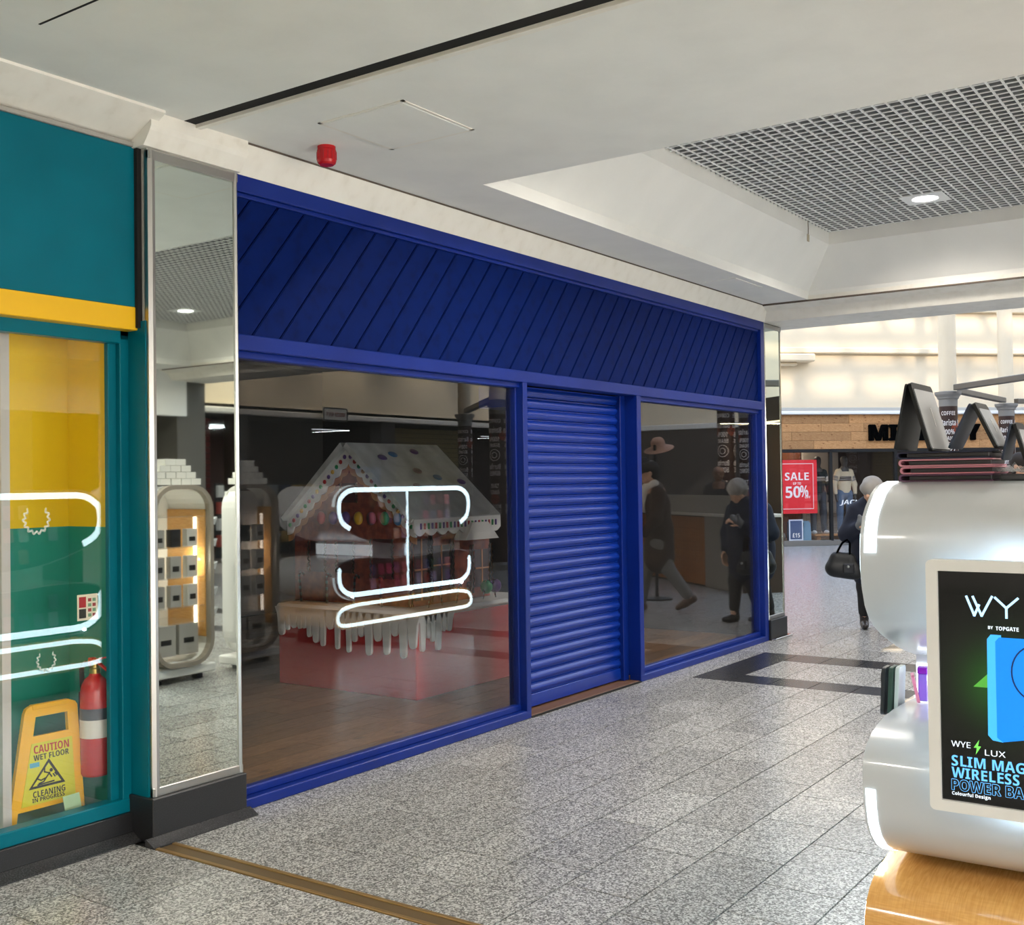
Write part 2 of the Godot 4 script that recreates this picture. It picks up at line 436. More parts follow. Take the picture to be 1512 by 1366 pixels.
func floor_and_ceiling() -> void:
	# --- floor: joint bed, tiles on it
	var fl := struct("floor", boxm(V(-9.2, -0.3, -0.6), V(30.2, -0.0105, 14.2)), M.joint, "speckled grey granite floor tiles with narrow dark joints")
	var rng := RandomNumberGenerator.new(); rng.seed = 11
	var known := {0: [2.62], 1: [2.29, 2.53, 4.15], 2: [], 3: [3.57, 4.36], 4: [3.425, 3.73], 5: [3.825], 6: [3.64, 4.185, 4.58], 7: [3.497, 4.29, 5.27], 8: [4.055, 4.6]}
	var breaks := [3.035, 3.145, 6.716, 7.96, 8.27, 9.07, 9.43]   # brass strip, movement joint, dark bands
	var z0 := 0.235 - 0.3113
	var shades := []
	for k in 5:
		var mm: StandardMaterial3D = M.granite.duplicate()
		mm.uv1_offset = V(0.37 * k, 0.11 * k, 0.53 * k)
		var sh := 0.97 - 0.022 * k
		mm.albedo_color = Color(sh * 0.985, sh * 0.995, sh)
		shades.append(mm)
	var rest := MB.new()
	var dark_rest := MB.new()
	for row in range(0, 45):
		var za := z0 + row * 0.3113; var zb := za + 0.3113
		if za > 13.5: break
		var cuts := []
		for b in breaks: cuts.append(b)
		if known.has(row): cuts.append_array(known[row])
		cuts.sort()
		var x := -9.0 + rng.randf() * 0.5
		var xs := [-9.0]
		var step_seed := rng.randi()
		var r2 := RandomNumberGenerator.new(); r2.seed = step_seed
		while x < 29.5:
			xs.append(x); x += r2.randf_range(0.5, 0.72)
		var all := []
		for q in xs:
			var ok := true
			for c in cuts:
				if absf(c - q) < 0.3: ok = false
			if ok: all.append(q)
		all.append_array(cuts); all.append(29.6); all.sort()
		for i in all.size() - 1:
			var xa: float = all[i]; var xb: float = all[i + 1]
			if absf(xa - 3.035) < 0.001: continue                    # brass strip lies here
			var dk: bool = za > 0.2 and za < 7.9 and ((xa > 7.95 and xb < 8.28) or (xa > 9.06 and xb < 9.44) or (xa > 7.95 and xb < 9.44 and za < 0.5))
			var g := 0.0036
			var lo := V(xa + g, -0.012, za + g); var hi := V(xb - g, 0.0, zb - g)
			var near: bool = xb > 2.0 and xa < 10.9 and za < 3.2
			if near:
				part(fl, "tile", boxm(lo, hi), M.dark_granite if dk else shades[rng.randi() % 5])
			elif dk: dark_rest.bb(lo, hi)
			else:
				rest.bb(lo, hi)
	var st := part(fl, "tile_field", rest, M.granite); st.set_meta("kind", "stuff")
	var st2 := part(fl, "dark_tile_field", dark_rest, M.dark_granite); st2.set_meta("kind", "stuff")
	var bs := thing("floor_joint_strip", "long brown brass expansion joint strip set across the granite floor", "strip", Vector3.ZERO)
	part(bs, "edge_bar", boxm(V(3.037, -0.012, 0.10), V(3.058, 0.004, 8.6), 0.002), M.brass)
	part(bs, "infill", boxm(V(3.058, -0.012, 0.10), V(3.122, -0.001, 8.6)), hexm("5e4b2e", 0.5), "dull dark bronze infill")
	part(bs, "edge_bar", boxm(V(3.122, -0.012, 0.10), V(3.143, 0.004, 8.6), 0.002), M.brass)
	# --- ceiling
	var c := MB.new()
	c.bb(V(-9.2, CY, 0.05), V(3.237, CY + 0.2, 8.9)); c.bb(V(-9.2, CY, -0.4), V(3.237, CY + 0.2, 0.05))
	var ox0 := 4.92; var ox1 := 9.94; var oz0 := 0.505; var oz1 := 8.2
	c.bb(V(3.299, CY, -0.4), V(ox0, CY + 0.2, 8.9))
	c.bb(V(ox0, CY, -0.4), V(ox1, CY + 0.2, oz0)); c.bb(V(ox0, CY, oz1), V(ox1, CY + 0.2, 8.9))
	c.bb(V(ox1, CY, -0.4), V(BX, CY + 0.2, 8.9))
	var ce := struct("ceiling", c, M.ceiling, "flat cream painted plaster ceiling")
	var gp := MB.new(); gp.bb(V(3.236, CY - 0.001, 0.0), V(3.299, CY + 0.2, 8.9)); part(ce, "joint_recess", gp, M.gap, "black rubber expansion joint")
	var bd := MB.new(); bd.bb(V(3.299, CY - 0.018, 0.06), V(3.33, CY + 0.002, 8.9), 0.002)
	part(ce, "joint_bead", bd, M.cove, "cream edging bead beside the joint")
	# raised coffer: upright lip, splayed sides, upright band, then the louvre
	var lv := [[0.0, CY], [0.01, CY + 0.07], [0.31, CY + 0.415], [0.31, CY + 0.52], [0.31, CY + 0.72]]
	for side in 4:
		var m := MB.new()
		for i in lv.size() - 1:
			var a: float = lv[i][0]; var b: float = lv[i + 1][0]; var ya: float = lv[i][1]; var yb: float = lv[i + 1][1]
			var q := []
			for w in [[a, ya], [b, yb]]:
				var d: float = w[0]
				q.append([V(ox0 + d, w[1], oz0 + d), V(ox1 - d, w[1], oz0 + d), V(ox1 - d, w[1], oz1 - d), V(ox0 + d, w[1], oz1 - d)])
			var k2 := (side + 1) % 4
			var inward: Vector3 = [V(0, 0, 1), V(-1, 0, 0), V(0, 0, -1), V(1, 0, 0)][side]
			m.face([q[0][side], q[0][k2], q[1][k2], q[1][side]], inward)
			var th := -inward * 0.03
			m.face([q[0][side] + th, q[0][k2] + th, q[1][k2] + th, q[1][side] + th], -inward)
		part(ce, "coffer_side", m, M.ceiling)
	var gx0 := ox0 + 0.31; var gx1 := ox1 - 0.31; var gz0 := oz0 + 0.31; var gz1 := oz1 - 0.31
	var gy := CY + 0.52
	part(ce, "coffer_lid", boxm(V(ox0, gy + 0.20, oz0), V(ox1, gy + 0.22, oz1)), M.plenum)
	var cell := 0.0775
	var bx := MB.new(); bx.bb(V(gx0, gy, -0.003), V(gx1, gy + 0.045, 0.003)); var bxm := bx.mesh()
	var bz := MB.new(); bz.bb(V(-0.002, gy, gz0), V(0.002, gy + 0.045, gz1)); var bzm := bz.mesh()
	var fx := MB.new(); fx.bb(V(gx0, gy - 0.003, -0.006), V(gx1, gy + 0.002, 0.006)); var fxm := fx.mesh()  # white lips colour the blade bottoms as the lit edges
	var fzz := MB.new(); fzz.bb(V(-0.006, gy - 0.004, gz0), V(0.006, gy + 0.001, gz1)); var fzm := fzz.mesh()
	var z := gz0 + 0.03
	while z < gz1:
		var lb := part(ce, "louvre_blade", bxm, M.shaded_blade); lb.position = V(0, 0, z); z += cell
		part(lb, "lit_flange", fxm, M.louvre)
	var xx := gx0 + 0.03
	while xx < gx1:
		var lb := part(ce, "louvre_blade", bzm, M.shaded_blade); lb.position = V(xx, 0.001, 0); xx += cell
		part(lb, "lit_flange", fzm, M.louvre)
	for lx in [5.6, 8.9]:
		for lz in [1.83, 4.42, 7.0]:
			var seen: bool = lx > 8.0 and lz < 2.0
			downlight(V(lx, gy - 0.002, lz), 0.095, "round recessed downlight in the ceiling louvre" + (" above the kiosk row by the blue shop" if seen else ""), "downlights in the louvre ceiling", true)
	for lx in [-6.5, -3.6, -0.7]:  # guessed lamps out of view, added to raise the corridor light
		for lz in [1.9, 4.4, 6.9]:
			downlight(V(lx, CY - 0.004, lz), 0.095, "added unseen round downlight in the flat ceiling", "added downlights in the flat ceiling", false, 4.0)
	# thin slot, access hatch, alarm sounder, hanging tag
	single("ceiling_slot", boxm(V(2.250, CY - 0.002, 0.53), V(2.258, CY + 0.001, 1.9)), M.gap, "thin dark slot cut in the cream ceiling above the teal shop", "slot")
	var h := thing("access_hatch", "square painted access hatch in the cream ceiling beside the red alarm", "hatch", V(3.87, CY, 0.79))
	part(h, "panel", boxm(V(-0.235, -0.006, -0.235), V(0.235, 0.0, 0.235), 0.002), M.ceiling)
	var hf := MB.new()
	for s in [-1, 1]:
		hf.bb(V(s * 0.245 - 0.008, -0.004, -0.253), V(s * 0.245 + 0.008, 0.0, 0.253)); hf.bb(V(-0.253, -0.004, s * 0.245 - 0.008), V(0.253, 0.0, s * 0.245 + 0.008))
	part(h, "frame", hf, M.cove)
	var h2 := thing("access_hatch", "small painted access hatch in the cream ceiling near the far end of blue shop", "hatch", V(8.75, CY, 0.30))
	part(h2, "panel", boxm(V(-0.28, -0.006, -0.14), V(0.28, 0.0, 0.14), 0.002), M.ceiling)
	var al := thing("alarm_sounder", "red round alarm sounder fixed under the cream ceiling", "alarm", V(3.90, CY, 0.315))
	var am := MB.new(); am.lathe([Vector2(0.0, -0.09), Vector2(0.034, -0.09), Vector2(0.043, -0.082), Vector2(0.047, -0.07), Vector2(0.047, -0.022), Vector2(0.044, -0.014), Vector2(0.044, 0.0)], 28, Transform3D(), false)
	part(al, "lens_cover", am, hexm("b40612", 0.25))
	var ar := MB.new()
	for k in 14:
		var a2 := TAU * k / 14
		ar.box(V(cos(a2) * 0.047, -0.046, sin(a2) * 0.047), V(0.004, 0.04, 0.004), 0.001, Basis(Vector3.UP, -a2))
	part(al, "rib", ar, hexm("9a0410", 0.3))
	var tg := thing("hanging_tag", "small tag hanging on a cord from the edge of the louvre ceiling", "tag", V(9.05, CY + 0.45, 0.84))
	var tc := MB.new(); tc.tube([V(0, 0.08, 0), V(0.004, 0.0, 0), V(0.0, -0.05, 0)], 0.003, 6); part(tg, "cord", tc, hexm("8d7a58", 0.8))
	part(tg, "card", boxm(V(-0.02, -0.11, -0.004), V(0.02, -0.05, 0.004), 0.001), hexm("b3a68f", 0.7))

func downlight(at: Vector3, r: float, label: String, group: String, plate: bool, power := 7.0) -> void:
	var t := thing("ceiling_downlight", label, "light", at, 0.0, group)
	if plate:
		part(t, "trim_plate", ring_mesh(sq_points(0.16, 24), circle(r + 0.004, 24), 0.006, Transform3D(Basis(Vector3.RIGHT, PI / 2), V(0, 0, 0))), M.louvre)
	else:
		part(t, "trim_plate", ring_mesh(circle(r + 0.03, 24), circle(r + 0.004, 24), 0.006, Transform3D(Basis(Vector3.RIGHT, PI / 2), V(0, 0, 0))), M.louvre)
	var d := MB.new(); d.lathe([Vector2(0, -0.006), Vector2(r * 0.8, -0.005), Vector2(r, 0.0)], 24)
	part(t, "lamp_lens", d, M.lens)
	var l := SpotLight3D.new(); l.name = "lamp_light"; t.add_child(l)
	l.position = V(0, -0.03, 0); l.rotation.x = -PI / 2
	l.spot_angle = 78.0; l.spot_angle_attenuation = 0.6; l.spot_range = 30.0; l.spot_attenuation = 2.0
	l.light_color = Color(1.0, 0.97, 0.93); l.light_energy = power; l.light_size = r; l.shadow_enabled = true
func circle(r: float, k: int) -> PackedVector2Array:
	var o := PackedVector2Array()
	for i in k: o.append(Vector2(cos(TAU * i / k), sin(TAU * i / k)) * r)
	return o
func sq_points(h: float, k: int) -> PackedVector2Array:
	var o := PackedVector2Array()
	for i in k:
		var d := Vector2(cos(TAU * i / k), sin(TAU * i / k))
		o.append(d * h / maxf(absf(d.x), absf(d.y)))
	return o

func coves_and_walls() -> void:
	# sloped bulkhead over the blue shop, mitred into the beam
	var m := MB.new()
	var yb := 3.045
	var a := 0.07
	m.prism(PackedVector2Array([Vector2(0, yb), Vector2(a, CY - 0.012), Vector2(a, CY), Vector2(-0.2, CY + 0.01), Vector2(-0.2, yb)]), 10.2 - 3.58, Transform3D(Basis(V(0, 0, 1), V(0, 1, 0), V(-1, 0, 0)), V(10.2, 0, 0)))
	struct("trim_1", m, M.cove, "cream sloped bulkhead above the blue fascia")
	# beam at the end of the corridor
	var b := MB.new()
	b.prism(PackedVector2Array([Vector2(10.14, yb), Vector2(BX, yb), Vector2(BX, CY + 0.2), Vector2(9.935, CY + 0.2), Vector2(9.935, CY - 0.012), Vector2(10.14 - 0.07, yb + 0.09)]), 9.0, Transform3D(Basis(), V(0, 0, -0.1)))
	struct("trim_2", b, M.cove, "cream beam across the end of the low ceiling")
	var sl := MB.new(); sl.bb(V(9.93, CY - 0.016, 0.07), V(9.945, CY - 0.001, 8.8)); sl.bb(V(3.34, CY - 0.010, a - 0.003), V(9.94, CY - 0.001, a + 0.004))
	struct("trim_3", sl, hexm("5d5146", 0.8), "thin dark brown strip painting the shadow gap where the ceiling meets bulkhead and beam")  # dark colour stands in for the shade of the recess along this edge
	# concave cove over the teal shop
	var cv := PackedVector2Array()
	for p in arc(Vector2(0.165, 3.02), 0.2, PI * 0.5 + 0.25, PI - 0.02, 10): cv.append(p)
	cv.append(Vector2(-0.05, 2.99)); cv.append(Vector2(-0.3, 2.99)); cv.append(Vector2(-0.3, 3.3)); cv.append(Vector2(0.13, 3.3)); cv.append(Vector2(0.13, CY))
	var c := MB.new(); c.prism(PackedVector2Array([Vector2(0.132, CY + 0.01), Vector2(0.132, CY - 0.012), Vector2(0.06, 3.135), Vector2(0.0, 3.105), Vector2(-0.045, 3.085), Vector2(-0.06, 3.075), Vector2(-0.3, 3.075), Vector2(-0.3, CY + 0.01)]), 12.3, Transform3D(Basis(V(0, 0, 1), V(0, 1, 0), V(-1, 0, 0)), V(3.10, 0, 0)), true)
	struct("trim_4", c, M.cove, "stained cream cove above the teal shop")
	# block over the mirrored pillar
	var k := MB.new(); k.prism(PackedVector2Array([Vector2(0.085, CY + 0.01), Vector2(0.085, 3.125), Vector2(0.075, 3.105), Vector2(0.03, 3.045), Vector2(-0.3, 3.045), Vector2(-0.3, CY + 0.01)]), 0.55, Transform3D(Basis(V(0, 0, 1), V(0, 1, 0), V(-1, 0, 0)), V(3.61, 0, 0)))
	struct("trim_5", k, M.cove, "cream block above the mirrored pillar")
	# soffit between mirrored pillar and beam end
	# walls that close the corridor
	struct("wall_left", boxm(V(-9.4, 0, -4), V(-9.2, 3.5, 13)), M.white)
	struct("roof_slab", boxm(V(-9.4, CY + 0.75, -7), V(BX - 0.02, CY + 0.95, 13)), M.grey_wall)
	var wp := MB.new(); wp.bb(V(3.30, 0, -6.2), V(3.5, 3.4, -0.1))
	struct("wall_party", wp, M.shop_wall)

func blue_shop() -> void:
	# room behind the glass
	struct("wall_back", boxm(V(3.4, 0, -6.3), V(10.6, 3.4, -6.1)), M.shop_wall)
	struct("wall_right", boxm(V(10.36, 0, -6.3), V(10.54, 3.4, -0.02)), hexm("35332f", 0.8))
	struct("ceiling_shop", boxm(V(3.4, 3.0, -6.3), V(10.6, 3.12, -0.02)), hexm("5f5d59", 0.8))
	var fb := struct("floor_shop", boxm(V(3.4, -0.2, -6.2), V(10.4, -0.012, -0.06)), M.joint, "brown wooden plank floor of the empty shop")
	var pk := []
	for k in 4:
		var w: StandardMaterial3D = M.shop_floor.duplicate(); w.uv1_offset = V(0.3 * k, 0, 0.41 * k); var s := 0.52 + 0.04 * k; w.albedo_color = Color(s, s * 0.80, s * 0.58); pk.append(w)
	var rng := RandomNumberGenerator.new(); rng.seed = 4
	var z := -0.07
	while z > -6.0:
		var x := 3.5 - rng.randf() * 1.2
		while x < 10.36:
			var lo := V(maxf(x, 3.5) + 0.001, -0.014, z - 0.179); var hi := V(minf(x + 1.4, 10.36) - 0.001, 0.0, z - 0.001)
			if hi.x > lo.x + 0.05 and z > -3.4: part(fb, "plank", boxm(lo, hi), pk[rng.randi() % 4])
			elif hi.x > lo.x + 0.05 and rng.randf() < 2.0: part(fb, "plank", boxm(lo, hi), pk[rng.randi() % 4])
			x += 1.4
		z -= 0.18
	# --- fascia
	var fa := thing("shop_fascia", "deep blue fascia of slanted tongue boards above the empty shop", "fascia", Vector3.ZERO)
	part(fa, "backing", boxm(V(3.6, 2.2, -0.12), V(10.12, 3.045, -0.062)), M.blue)
	part(fa, "top_rail", boxm(V(3.6, 2.965, -0.07), V(10.12, 3.047, 0.0), 0.004), M.blue)
	part(fa, "top_bead", boxm(V(3.6, 2.944, -0.06), V(10.05, 2.966, -0.02), 0.004), M.blue)
	part(fa, "bottom_rail", boxm(V(3.6, 2.2, -0.09), V(10.12, 2.277, 0.0), 0.005), M.blue)
	part(fa, "end_stile", boxm(V(10.04, 2.27, -0.07), V(10.12, 2.97, 0.0), 0.004), M.blue)
	var rect := PackedVector2Array([Vector2(3.601, 2.272), Vector2(10.042, 2.272), Vector2(10.042, 2.95), Vector2(3.601, 2.95)])
	var sx := 0.57 / 0.695          # run per rise of the slanted joints
	var i := -6
	while i < 40:
		var x0 := 4.313 + 0.1825 * i - (2.99 - 2.2) * sx
		var p := PackedVector2Array([Vector2(x0 + 0.004, 2.2), Vector2(x0 + 0.1785, 2.2), Vector2(x0 + 0.1785 + 0.85 * sx, 3.05), Vector2(x0 + 0.004 + 0.85 * sx, 3.05)])
		for q in Geometry2D.intersect_polygons(rect, p):
			var m := MB.new(); m.prism(q, 0.022, Transform3D(Basis(), V(0, 0, -0.062)))
			# bevelled face: a slightly smaller raised skin
			var ins := Geometry2D.offset_polygon(q, -0.004)
			for w in ins: m.prism(w, 0.004, Transform3D(Basis(), V(0, 0, -0.040)))
			part(fa, "board", m, M.blue_board)
		i += 1
	# --- windows
	window_bay("window_1", 3.6, 6.07, false, true)
	window_bay("window_2", 7.57, 10.12, true, true)
	# --- shutter
	var sh := thing("roller_shutter", "closed ribbed blue roller shutter across the shop doorway", "shutter", V(6.07, 0, -0.15))
	var prof := PackedVector2Array()
	for k in 9:
		var t := float(k) / 8.0
		prof.append(Vector2(0.004 + 0.016 * sin(PI * t) , 0.006 + 0.058 * t))
	prof.append(Vector2(0.010, 0.067)); prof.append(Vector2(0.010, 0.071)); prof.append(Vector2(0.002, 0.074)); prof.append(Vector2(-0.006, 0.074)); prof.append(Vector2(-0.006, 0.0)); prof.append(Vector2(0.002, 0.0)); prof.append(Vector2(0.009, 0.003))
	var sm := MB.new(); sm.prism(prof, 1.53, Transform3D(Basis(V(0, 0, 1), V(0, 1, 0), V(-1, 0, 0)), V(1.53, 0, 0)), true)
	var smm := sm.mesh()
	for k in 28:
		part(sh, "slat", smm, M.shutter).position = V(0, 0.108 + 0.0746 * k, 0)
	part(sh, "bottom_bar", boxm(V(0, 0.022, -0.012), V(1.53, 0.108, 0.016), 0.004), M.shutter)
	part(sh, "guide_rail", boxm(V(0.0, 0.013, -0.03), V(0.03, 2.198, 0.03), 0.003), M.blue)
	part(sh, "guide_rail", boxm(V(1.42, 0.013, -0.03), V(1.50, 2.198, 0.045), 0.003), M.blue)
	part(sh, "shutter_box", boxm(V(0, 2.05, -0.25), V(1.53, 2.198, -0.014)), M.blue)
	var th := thing("door_threshold", "brown timber threshold strip below the blue shutter", "threshold", V(6.07, 0, 0))
	part(th, "board", boxm(V(0.0, -0.01, -0.17), V(1.5, 0.012, -0.012), 0.003), hexm("6b4c36", 0.6))
	part(th, "edge_strip", boxm(V(0.0, -0.01, -0.012), V(1.5, 0.010, 0.004)), M.gap)

func window_bay(called: String, x0: float, x1: float, left: bool, right: bool) -> void:
	var w := struct_root(called, "large shop window in a blue painted frame")
	var sill := MB.new()
	sill.bb(V(x0, 0.0, -0.10), V(x1, 0.052, 0.0), 0.005)
	part(w, "sill", sill, M.blue)
	part(w, "glazing_bead", boxm(V(x0, 0.05, -0.10), V(x1, 0.092, -0.05), 0.006), M.blue)
	part(w, "head_bead", boxm(V(x0, 2.165, -0.10), V(x1, 2.202, -0.03), 0.005), M.blue)
	var ga := x0; var gb := x1
	if left: part(w, "mullion", boxm(V(x0, 0.045, -0.12), V(x0 + 0.062, 2.202, 0.0), 0.004), M.blue); ga = x0 + 0.03
	if right:
		var wd := 0.05 if called == "window_1" else 0.08
		part(w, "mullion", boxm(V(x1 - wd, 0.045, -0.12), V(x1, 2.202, 0.0), 0.004), M.blue); gb = x1 - wd * 0.7
		part(w, "glazing_bead", boxm(V(x1 - wd - 0.012, 0.09, -0.10), V(x1 - wd + 0.005, 2.17, -0.055), 0.003), M.blue)
	part(w, "pane", boxm(V(ga, 0.07, -0.076), V(gb, 2.19, -0.070)), M.glass, "clear glass pane")

func pillars() -> void:
	var spots := [[3.09, 3.6, 0.02, "mirror-clad pillar with dark granite skirting between the teal and blue shops"], [10.125, 10.54, -0.005, "mirror-clad pillar with dark skirting at the far end of the blue shop"]]
	for s in spots:
		var x0: float = s[0]; var x1: float = s[1]; var zf: float = s[2]
		var p := thing("mirror_pillar", s[3], "pillar", V(x0, 0, zf))
		var w := x1 - x0
		part(p, "core", boxm(V(0.004, 0, -0.6 if x0 < 5 else -0.14), V(w - 0.004, 3.05, -0.015)), M.grey_wall)
		part(p, "mirror_panel", boxm(V(0.03, 0.22, -0.014), V(w - 0.02, 3.01, -0.004)), M.mirror, "mirror glass")
		var fr := MB.new()
		var fw := 0.034
		if x0 > 5: fw = 0.02
		for q in [[0.0, fw], [w - fw * 0.75, w]]:
			fr = MB.new()
			var a: float = q[0]; var b: float = q[1]
			var inner: float = b if a < 0.01 else a
			var outer: float = a if a < 0.01 else b
			fr.prism(PackedVector2Array([Vector2(outer, -0.03), Vector2(inner, -0.012), Vector2(inner, 0.002), Vector2((inner + outer) / 2, 0.006), Vector2(outer, -0.004)]), 2.84, Transform3D(Basis(V(1, 0, 0), V(0, 0, 1), V(0, -1, 0)), V(0, 3.035, 0)))
			part(p, "frame_strip", fr, M.steel if x0 < 5 else M.chrome, "brushed metal edge strip")
		part(p, "frame_strip", boxm(V(0.0, 2.995, -0.02), V(w, 3.035, 0.003), 0.003), M.steel)
		part(p, "frame_strip", boxm(V(0.0, 0.193, -0.02), V(w, 0.232, 0.003), 0.003), M.steel)
		# skirting block and its sloping granite kerb
		part(p, "skirting", boxm(V(-0.02 if x0 < 5 else 0.002, 0.0, -0.3 if x0 < 5 else -0.12), V(w, 0.194, 0.026), 0.004), M.skirting)
		if x0 < 5:
			var kb := MB.new()
			kb.prism(PackedVector2Array([Vector2(0.024, 0), Vector2(0.085, 0), Vector2(0.085, 0.006), Vector2(0.03, 0.034), Vector2(0.024, 0.034)]), w + 0.075, Transform3D(Basis(V(0, 0, 1), V(0, 1, 0), V(-1, 0, 0)), V(w + 0.015, 0, 0)))
			part(p, "kerb", kb, M.dark_granite)
		else:
			part(p, "kick_strip", boxm(V(0.01, 0.0, 0.02), V(w + 0.02, 0.02, 0.07), 0.004), M.chrome, "bent pale metal strip")

func teal_shop() -> void:
	var zt := -0.12
	var fa := thing("teal_fascia", "teal painted fascia panel with a yellow stripe above the shop window", "fascia", Vector3.ZERO)
	part(fa, "panel", boxm(V(-3.0, 2.342, zt - 0.05), V(3.083, 3.05, -0.052), 0.003), M.teal)
	part(fa, "stripe", boxm(V(-3.0, 2.240, zt - 0.05), V(3.083, 2.342, -0.049), 0.003), M.yellow, "yellow stripe")
	part(fa, "top_edge", boxm(V(-3.0, 3.05, zt - 0.05), V(3.083, 3.07, -0.04), 0.003), hexm("9d9890", 0.7))
	var w := struct_root("window_3", "shop window in a teal painted frame")
	part(w, "head", boxm(V(-3.0, 2.185, zt - 0.06), V(3.12, 2.256, zt), 0.004), M.teal)
	part(w, "sill", boxm(V(-3.0, 0.116, zt - 0.07), V(3.12, 0.178, zt + 0.005), 0.005), M.teal)
	part(w, "post", boxm(V(3.04, 0.12, zt - 0.06), V(3.12, 2.256, zt), 0.004), M.teal)
	part(w, "post_lining", boxm(V(3.0, 0.17, zt - 0.06), V(3.045, 2.2, zt - 0.03), 0.003), M.teal)
	part(w, "corner_cover", boxm(V(3.083, 0.19, -0.13), V(3.094, 2.28, 0.0)), M.teal)
	part(w, "corner_gap", boxm(V(3.07, 2.25, -0.2), V(3.092, 3.05, -0.03)), M.gap)
	part(w, "pane", boxm(V(-3.0, 0.17, zt - 0.048), V(3.03, 2.19, zt - 0.042)), M.glass, "clear glass pane")
	var pl := struct("trim_6", boxm(V(-3.0, 0, -0.4), V(3.085, 0.118, zt + 0.02), 0.003), M.skirting, "dark granite plinth below the teal window")
	var kb := MB.new()
	kb.prism(PackedVector2Array([Vector2(0.0, 0), Vector2(0.065, 0), Vector2(0.065, 0.006), Vector2(0.01, 0.034), Vector2(0.0, 0.034)]), 6.08, Transform3D(Basis(V(0, 0, 1), V(0, 1, 0), V(-1, 0, 0)), V(3.08, 0, zt + 0.018)))
	part(pl, "kerb", kb, M.dark_granite)
	# display box behind the glass
	var ix := 3.084
	var zb := -0.58
	struct("wall_display_side", boxm(V(ix, 0.0, -1.2), V(ix + 0.0095, 1.37, zt - 0.06)), M.green)
	struct("wall_display_side_upper", boxm(V(ix, 1.37, -1.2), V(ix + 0.0095, 2.6, zt - 0.06)), M.yellow_wall)
	struct("wall_display_back", boxm(V(-3.0, 0.0, zb - 0.1), V(ix, 1.37, zb)), M.green)
	struct("wall_display_back_upper", boxm(V(-3.0, 1.37, zb - 0.1), V(ix, 2.6, zb)), M.yellow_wall)
	struct("ceiling_display", boxm(V(-3.0, 2.5, zb - 0.1), V(ix + 0.1, 2.6, zt - 0.05)), M.yellow_wall)
	var dl := thing("added_display_light", "added unseen strip light brightening the teal shop window display", "light", V(1.6, 2.49, -0.38))  # lamp added to brighten the display walls
	part(dl, "led_strip", boxm(V(-1.3, -0.015, -0.03), V(1.3, 0.0, 0.03)), glow(Color(1, 0.97, 0.92), 2.0))
	area_lamp(dl, V(0, -0.03, 0), Vector3.DOWN, Vector2(2.6, 0.06), Color(1, 0.97, 0.92), 1.6)
	struct("floor_display", boxm(V(-3.0, 0.0, zb), V(ix, 0.13, zt - 0.05)), hexm("6f8f86", 0.35))
	struct("wall_display_end", boxm(V(-3.1, 0.0, -1.2), V(-3.0, 3.2, 0.0)), M.grey_wall)
	struct("wall_front", boxm(V(-9.3, 0.0, -0.3), V(-3.05, 3.2, -0.1)), M.grey_wall)

# ---------------------------------------------------------------- atrium beyond the corridor
const AY := 7.0
var FT := Transform3D(Basis(Vector3.UP, -PI / 4), Vector3(24.2, 0, -5.3))     # facade of the far clothes shop: u along, v up, w towards the atrium

func fbox(lo: Vector3, hi: Vector3, b := 0.0) -> MB:
	var m := MB.new()
	var k := boxm(lo, hi, b)
	for i in k.v.size():
		m.v.append(FT * k.v[i]); m.n.append(FT.basis * k.n[i]); m.uv.append(k.uv[i])
	return m

